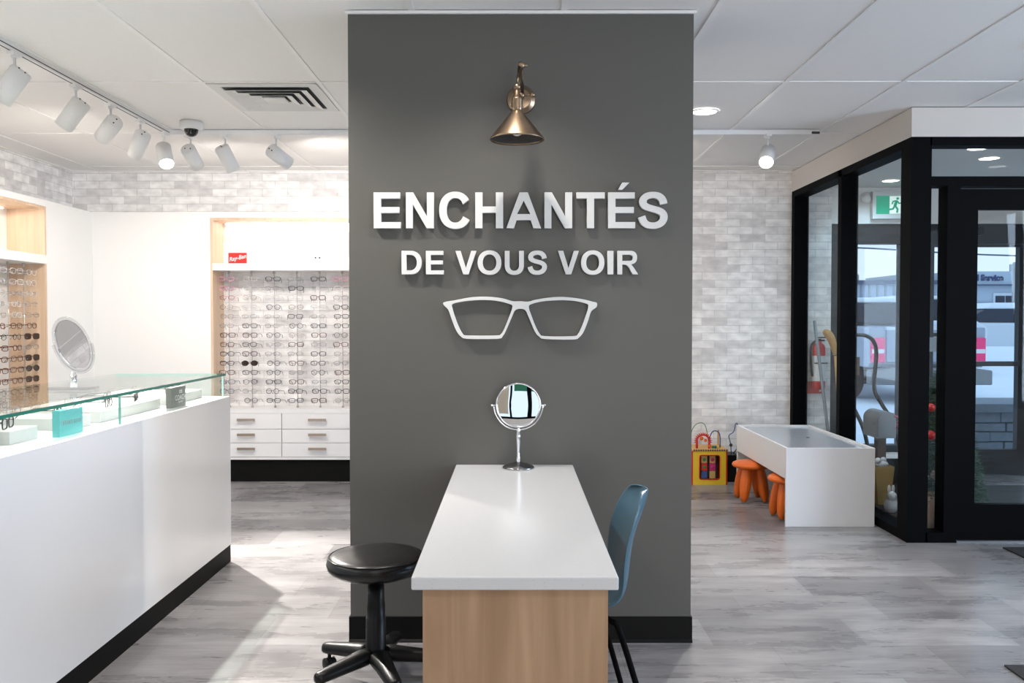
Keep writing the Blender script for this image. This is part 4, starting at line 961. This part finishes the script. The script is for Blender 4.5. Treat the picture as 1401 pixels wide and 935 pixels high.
# snow pusher leaning in the corner
t = thing('snow_shovel', (2.58, 6.8, 0), 'grey-handled snow shovel leaning against the vestibule glass', 'shovel')
MB().tube([(2.462, 6.98, 1.31), (2.545, 6.90, .46), (2.57, 6.86, .16)], .013, 12).build('handle', M['pole'], t)
MB().prism([(6.74, .012), (6.66, .02), (6.76, .10), (6.88, .24), (6.895, .235), (6.79, .10)], 0, 2.46, 2.72).build('blade', M['steel'], t)
t = thing('broom', (2.74, 6.95, 0), 'pale wooden tool handle end sticking up in the vestibule', 'tool')
MB().tube([(2.72, 7.0, .02), (2.655, 7.03, 1.02)], .012, 10).build('handle', M['woodh'], t)
MB().tube(smooth_path([(2.55, 7.01, 1.215), (2.58, 7.015, 1.205), (2.62, 7.02, 1.15), (2.655, 7.03, 1.03)], 4), [.018, .024, .028, .03, .032, .034, .035, .034, .032, .03, .026, .022, .018], 12).build('grip', M['woodh'], t)
# push cart (snow scoop) with bent tube handle
t = thing('snow_scoop', (2.75, 6.45, 0), 'snow scoop with bent dark tube handle behind the vestibule glass', 'snow scoop')
hp = [(2.56, 6.62, 1.195), (2.68, 6.6, 1.20), (2.735, 6.6, 1.19), (2.778, 6.58, 1.15), (2.788, 6.55, 1.05), (2.752, 6.50, .80), (2.80, 6.48, .68), (2.88, 6.44, .52), (2.92, 6.42, .30), (2.92, 6.40, .10)]
MB().tube(smooth_path(hp, 6), .015, 12).build('tube_handle', M['steel'], t)
MB().tube(smooth_path([(2.56, 6.62, 1.195), (2.53, 6.6, 1.10), (2.53, 6.55, .80), (2.59, 6.50, .66), (2.66, 6.46, .48), (2.68, 6.42, .30), (2.68, 6.40, .10)], 6), .015, 12).build('tube_handle', M['steel'], t)
MB().box((2.535, 6.56, .89), (2.665, 6.572, 1.03)).build('tag_plate', M['brown'], t)
MB().prism([(6.46, .06), (6.24, .015), (6.24, .03), (6.44, .09), (6.46, .26), (6.48, .26)], 0, 2.62, 3.0).build('scoop_pan', M['plastic'], t)
# mailbox on a post
mbx, mby = 2.60, 6.03
t = thing('mailbox', (mbx, mby, 0), 'grey arched decorative mailbox on a brown wooden post in the vestibule', 'mailbox')
ap = [(mbx-.068, .49), (mbx+.068, .49), (mbx+.068, .615)] + arc(mbx, .615, .068, .062, 0, 180, 14)[1:]
MB().prism(ap, 1, mby-.10, mby+.13).build('box', M['galv'], t)
MB().prism([(mbx-.06, .50), (mbx+.06, .50), (mbx+.06, .615)] + arc(mbx, .615, .06, .054, 0, 180, 14)[1:], 1, mby-.106, mby-.1005).build('door', M['galv'], t)
MB().box((mbx+.0685, mby-.05, .56), (mbx+.075, mby-.03, .66)).build('flag', M['red'], t)
MB().box((mbx-.03, mby-.03, .012), (mbx+.03, mby+.03, .49)).build('post', M['brown'], t)
MB().box((mbx-.10, mby-.09, 0), (mbx+.10, mby+.09, .012)).build('base_board', M['brown'], t)
m = MB(); random.seed(4)
for i in range(14):
    a = random.uniform(0, 6.28); m.sphere((mbx+.075+random.uniform(-.02, .02), mby-.09+random.uniform(-.02, .02), .60+random.uniform(-.05, .05)), .011, 8)
m.build('flower_sprig', mat('dusty_pink', (.35, .10, .14, 1), .7), t)
# gift bag
gx, gy = 2.515, 5.80
t = thing('gift_bag', (gx, gy, .06), 'golden paper gift bag with white tissue behind the play table', 'bag')
MB().add([(gx-.04, gy-.04, .06), (gx+.04, gy-.04, .06), (gx+.04, gy+.04, .06), (gx-.04, gy+.04, .06), (gx-.065, gy-.05, .32), (gx+.065, gy-.05, .32), (gx+.065, gy+.05, .32), (gx-.065, gy+.05, .32)],
         [(0,3,2,1),(0,1,5,4),(1,2,6,5),(2,3,7,6),(3,0,4,7)]).build('bag_body', M['gold'], t).modifiers.new('s', 'SOLIDIFY').thickness = .003
MB().sphere((gx, gy, .33), .04, 12, (1.1, .9, .7)).sphere((gx-.03, gy-.01, .355), .022, 10).sphere((gx+.01, gy, .36), .02, 10).build('tissue_paper', M['fluff'], t)
o = MB().box((gx-.062, gy-.07, 0), (gx+.07, gy+.07, .058)).build('wooden_crate', M['brown'], base=(gx, gy, 0), bevel=.003); tag(o, 'small dark wooden crate under the golden gift bag', 'crate')
# plush rabbit
t = thing('plush_rabbit', (2.545, 5.36, .0), 'small white plush rabbit on the vestibule floor by the corner post', 'toy')
bxr, byr = 2.50, 5.62
t.location = (bxr, byr, 0)
MB().sphere((bxr, byr, .085), .045, 16, (1, 1, 1.1)).sphere((bxr, byr-.01, .15), .032, 16).build('body', M['fluff'], t)
for s_ in (-1, 1): MB().sphere((bxr+s_*.014, byr, .195), .011, 10, (1, .7, 2.6)).build('ear', M['fluff'], t)
o = MB().box((bxr-.05, byr-.07, 0), (bxr+.07, byr+.07, .038)).build('wooden_stand', M['brown'], base=(bxr, byr, 0), bevel=.003); tag(o, 'low dark wooden stand under the white plush rabbit', 'stand')
# christmas tree
txx, tyy = 2.74, 5.38
t = thing('christmas_tree', (txx, tyy, 0), 'small artificial christmas tree in a burlap wrap behind the narrow sidelight', 'christmas tree')
MB().cyl((txx, tyy, .1), (txx, tyy, 1.0), .014, .005, n=8).build('trunk', M['brown'], t)
for part, mm, seed in (('foliage', M['needle'], 1), ('foliage_tips', M['needle2'], 2)):
    random.seed(seed); m = MB()
    for i in range(8000 if seed == 1 else 2500):
        z = random.uniform(.24, 1.0); R0 = (.05 + (1.02-z)*.22) * random.uniform(.2 if seed == 1 else .75, 1.05); a = random.uniform(0, 2*PI)
        p = Vector((txx + R0*math.cos(a), tyy + R0*math.sin(a), z - R0*.25)); d = Vector((math.cos(a)+random.uniform(-.9, .9), math.sin(a)+random.uniform(-.9, .9), random.uniform(-.7, .6))).normalized()
        s1 = d.orthogonal().normalized()*.0036; L = random.uniform(.03, .055); s2 = d.cross(s1).normalized()*.0036
        m.add([p+s1, p-s1, p+s2, p+d*L], [(0, 1, 3), (1, 2, 3), (2, 0, 3)])
    f_ = m.build(part, mm, t)
MB().lathe([(0, 0), (.08, 0), (.10, .03), (.105, .10), (.085, .18), (.04, .22), (.03, .235), (.05, .25), (0, .24)], (2.60, 5.27, 0), n=24).build('burlap_wrap', M['burlap'], t)
for (x, y, z, r) in ((2.585, 5.27, .60, .030), (2.60, 5.30, .77, .026), (2.66, 5.25, .45, .025), (2.72, 5.24, .30, .026), (2.80, 5.27, .55, .026)):
    MB().sphere((x, y, z), r, 16).build('red_bauble', M['red'], t)
for (x, y, z) in ((2.60, 5.24, .36), (2.65, 5.25, .43), (2.655, 5.28, .62)):
    m = MB().sphere((x, y, z), .021, 10, (1, 1, 1.15))
    for i in range(26):
        ph = math.acos(1-2*(i+.5)/26); th = i*2.4; d = Vector((math.sin(ph)*math.cos(th), math.sin(ph)*math.sin(th), math.cos(ph)*1.15))
        m.sphere(Vector((x, y, z)) + d*.023, .0075, 6, (1, 1, .5))
    m.build('pine_cone', M['cone'], t)
struct('trim_8', MB().box((2.46, 5.14, .0), (2.62, 5.9, .004)), M['galv'])

# ================================================================ OUTSIDE
GZ0 = -.08
o = MB().box((-25, 7.5, -.4), (70, 90, GZ0)).build('snowy_ground', M['snow']); o['kind'] = 'structure'
o = MB().box((2.0, 7.31, -.3), (6.0, 8.6, -.02)).build('entrance_slab', M['snow']); o['kind'] = 'structure'
# dry-stone pier just outside
t = thing('stone_planter', (4.75, 8.6, 0), 'low dark stacked-stone planter wall outside the door', 'wall')
random.seed(9); zc = GZ0; row = 0
while zc < .44:
    hh = random.uniform(.075, .11); x = 4.30 + (0.02 if row % 2 else 0)
    while x < 5.9:
        ww = random.uniform(.14, .32); MB().box((x, 7.95+random.uniform(0, .02), zc+.004), (x+ww-.008, 8.5, zc+hh-.003)).build('stone', M['stone'], t, bevel=.008); x += ww
    zc += hh; row += 1
MB().box((4.26, 7.90, zc), (5.95, 8.55, zc+.08)).build('capstone', M['stone'], t, bevel=.01)
# pale post
t = thing('porch_post', (4.26, 8.55, GZ0), 'slim white porch post outside the sidelight', 'post')
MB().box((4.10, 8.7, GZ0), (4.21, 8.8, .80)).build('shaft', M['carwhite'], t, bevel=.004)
MB().box((4.08, 8.68, .80), (4.23, 8.82, .83)).build('cap', M['carwhite'], t)

# pickup truck seen from behind
px, py = 6.90, 14.2; Wd = .97; gz = GZ0
t = thing('pickup_truck', (px, py+2.5, gz), 'silver pickup truck with red tail lights parked outside facing away', 'truck')
side = [(py, .58), (py+.02, 1.19), (py+2.0, 1.21), (py+2.0, 1.25), (py+5.3, 1.22), (py+5.6, 1.05), (py+5.6, .55), (py+4.95, .50), (py+4.85, .72), (py+4.5, .85), (py+4.15, .72), (py+4.05, .5), (py+1.65, .5), (py+1.55, .72), (py+1.2, .85), (py+.85, .72), (py+.75, .52), (py+.1, .52)]
MB().prism(side, 0, px-Wd, px+Wd).build('body', M['truck'], t, bevel=.04)
MB().box((px-.70, py-.025, .60), (px+.70, py+.02, 1.17)).build('tailgate', M['truck'], t, bevel=.02)
MB().box((px-.16, py-.04, 1.04), (px+.16, py-.02, 1.10)).build('tailgate_handle', M['plastic'], t)
MB().box((px-.70, py-.030, 1.15), (px+.70, py+.05, 1.20)).build('tailgate_cap', M['carwhite'], t)
for s_ in (-1, 1):
    MB().box((px+s_*.72, py-.035, .60), (px+s_*.955, py+.10, 1.02)).build('tail_light', M['tail'], t, bevel=.02)
    MB().box((px+s_*.74, py-.038, .76), (px+s_*.94, py-.03, .83)).build('reversing_light', M['label'], t)
    for yy_ in (py+1.2, py+4.5):
        xw = px+s_*(Wd-.14)
        MB().lathe([(.20, -.12), (.34, -.13), (.375, -.10), (.375, .10), (.34, .13), (.20, .12), (.20, -.12)], (xw, yy_, gz+.375), n=28, axis=(1, 0, 0)).build('wheel', M['tire'], t)
        MB().lathe([(0, -.10), (.20, -.11), (.21, .11), (0, .10)], (xw, yy_, gz+.375), n=20, axis=(1, 0, 0)).build('hub', M['galv'], t)
MB().prism([(px-1.0, .24), (px+1.0, .24), (px+1.0, .48), (px+.7, .52), (px-.7, .52), (px-1.0, .48)], 1, py-.16, py+.06).build('bumper', M['galv'], t, bevel=.02)
MB().box((px-.5, py+.1, .30), (px+.5, py+.5, .50)).box((px-.04, py-.22, .30), (px+.04, py+.1, .37)).build('undercarriage', M['plastic'], t)
cab = [(px-.90, 1.22), (px+.90, 1.22), (px+.74, 1.64), (px-.74, 1.64)]
MB().prism(cab, 1, py+1.9, py+3.9).build('cab', M['truckdark'], t, bevel=.04)
MB().prism([(px-.75, 1.64), (px+.75, 1.64), (px+.68, 1.74), (px-.68, 1.74)], 1, py+1.95, py+3.7).build('roof', M['snow'], t, bevel=.03)
MB().box((px-.66, py+1.86, 1.28), (px+.66, py+1.90, 1.58)).build('rear_window', M['truckdark'], t)
MB().box((px+.79, py+1.9, 1.22), (px+.86, py+1.97, 1.74)).build('rack_post', M['plastic'], t)
# white suv far right
qx, qy = 15.4, 26.0
t = thing('white_suv', (qx, qy+1, gz), 'white snow-topped vehicle parked behind the truck at the right', 'car')
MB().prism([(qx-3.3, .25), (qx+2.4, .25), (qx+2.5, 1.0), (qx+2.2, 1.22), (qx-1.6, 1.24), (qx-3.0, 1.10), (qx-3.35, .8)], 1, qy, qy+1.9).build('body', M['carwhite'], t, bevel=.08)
MB().prism([(qx-1.7, 1.22), (qx+2.1, 1.22), (qx+1.9, 1.66), (qx-.95, 1.66)], 1, qy+.08, qy+1.82).build('windows', M['truckdark'], t, bevel=.04)
MB().prism([(qx-1.0, 1.66), (qx+1.92, 1.66), (qx+1.8, 1.84), (qx-.8, 1.84)], 1, qy+.06, qy+1.84).build('roof', M['snow'], t, bevel=.04)
for wx in (qx-2.2, qx+1.5):
    MB().lathe([(0, -.1), (.3, -.11), (.33, -.09), (.33, .09), (.3, .11), (0, .1)], (wx, qy+.1, gz+.33), n=24, axis=(0, 1, 0)).build('wheel', M['tire'], t)
o = MB().prism([(22.4, GZ0-.1), (25.2, GZ0-.1), (24.9, .30), (24.3, .56), (23.6, .58), (22.9, .30)], 0, 12.3, 30).build('snow_bank', M['snow'], base=(20, 23.5, GZ0)); tag(o, 'low snow bank in front of the white vehicle outside', 'snow bank')
# white car in the middle distance
rx_, ry_ = 12.9, 26.0
t = thing('white_van', (9.95, 22.4, gz), 'white car seen through the narrow sidelight behind the truck', 'car')
MB().prism([(9.2, .25), (11.9, .25), (12.0, 1.1), (11.7, 1.3), (9.4, 1.3), (9.15, .9)], 1, 21.5, 25.0).build('body', M['carwhite'], t, bevel=.08)
MB().prism([(9.6, 1.3), (11.6, 1.3), (11.3, 1.85), (9.9, 1.85)], 1, 22.3, 24.6).build('windscreen', M['truckdark'], t, bevel=.04)
MB().prism([(9.9, 1.85), (11.3, 1.85), (11.2, 1.95), (10.0, 1.95)], 1, 22.4, 24.4).build('roof', M['snow'], t, bevel=.03)
for wx in (9.45, 11.65): MB().lathe([(0, -.1), (.32, -.1), (.33, .1), (0, .1)], (wx, 22.2, gz+.33), n=20, axis=(1, 0, 0)).build('wheel', M['tire'], t)

# building across the street
by = 44.0
t = thing('service_building', (20, by+4, gz), 'long pale metal-clad service garage across the street with navy lettering', 'building')
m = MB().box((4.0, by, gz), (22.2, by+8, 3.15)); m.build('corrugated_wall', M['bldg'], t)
m = MB(); x = 4.0
while x < 22.2: m.box((x, by-.06, gz), (x+.09, by, 3.15)); x += .42
m.build('wall_ribs', M['bldg2'], t)
MB().box((3.8, by-.2, 3.15), (22.3, by+8.2, 3.36)).build('eave', M['eave'], t)
MB().box((20.6, by+1.5, 3.36), (22.2, by+6, 3.75)).box((16.9, by+1.5, 3.36), (18.4, by+5, 3.75)).build('roof_unit', M['bldg2'], t)
MB().box((22.3, by-.6, gz), (34, by+8, 3.05)).build('front_wall', M['bldg'], t)
MB().box((22.2, by-.9, 3.05), (34, by+8, 3.12)).build('fascia_band', M['eave'], t)
MB().box((22.2, by-.75, 3.12), (34, by+8, 3.78)).build('fascia', M['bldg'], t)
MB().box((26.1, by, 3.78), (26.8, by+1, 4.25)).build('roof_unit', M['bldg2'], t)
MB().box((22.6, by-.66, gz), (24.3, by-.6, 2.25)).build('side_door', M['bldg2'], t)
gd = MB().box((24.35, by-.68, gz), (26.0, by-.6, 2.68)).build('garage_door', M['carwhite'], t)
for zz in (1.78, 2.2):
    for i in range(3): MB().box((24.45+i*.51, by-.72, zz), (24.90+i*.51, by-.68, zz+.34)).build('pane', M['truckdark'], gd)
text('lettering', 'd Service', .43, .05, M['navy'], t, (24.05-20, -.79-4, 3.44-gz), off=.016, sx=.90)
t = thing('light_pole', (22.0, 37.5, gz), 'grey utility pole standing before the service garage', 'pole')
MB().cyl((22.0, 37.5, gz), (22.0, 37.5, 3.85), .13, .10, n=12).build('shaft', M['pole'], t)
MB().tube([(22.0, 37.5, 3.75), (22.5, 37.4, 3.82)], .04, 8).build('bracket', M['pole'], t)
m = MB().tube(smooth_path([(5, 36, 4.70), (14, 36, 4.38), (22.0, 37.4, 4.13), (34, 38, 4.10)], 8), .035, 6); o = m.build('overhead_cable', M['eave']); tag(o, 'dark overhead cable crossing the sky outside', 'cable')
# tree outside left
t = thing('bare_tree', (15.0, 41.5, gz), 'faint bare tree before the roofline outside', 'tree')
MB().cyl((15.0, 41.5, gz), (15.0, 41.5, 2.6), .12, .07, n=8).build('trunk', M['brown'], t)
random.seed(3); m = MB()
for i in range(46):
    a = random.uniform(0, 6.28); z0 = random.uniform(1.8, 3.4); L = random.uniform(.4, .9); m.tube([(15.0, 41.5, z0), (15.0+math.cos(a)*L*.7, 41.5+math.sin(a)*L*.7, z0+L*.8)], [.03, .008], 5)
m.build('branches', M['brown'], t)
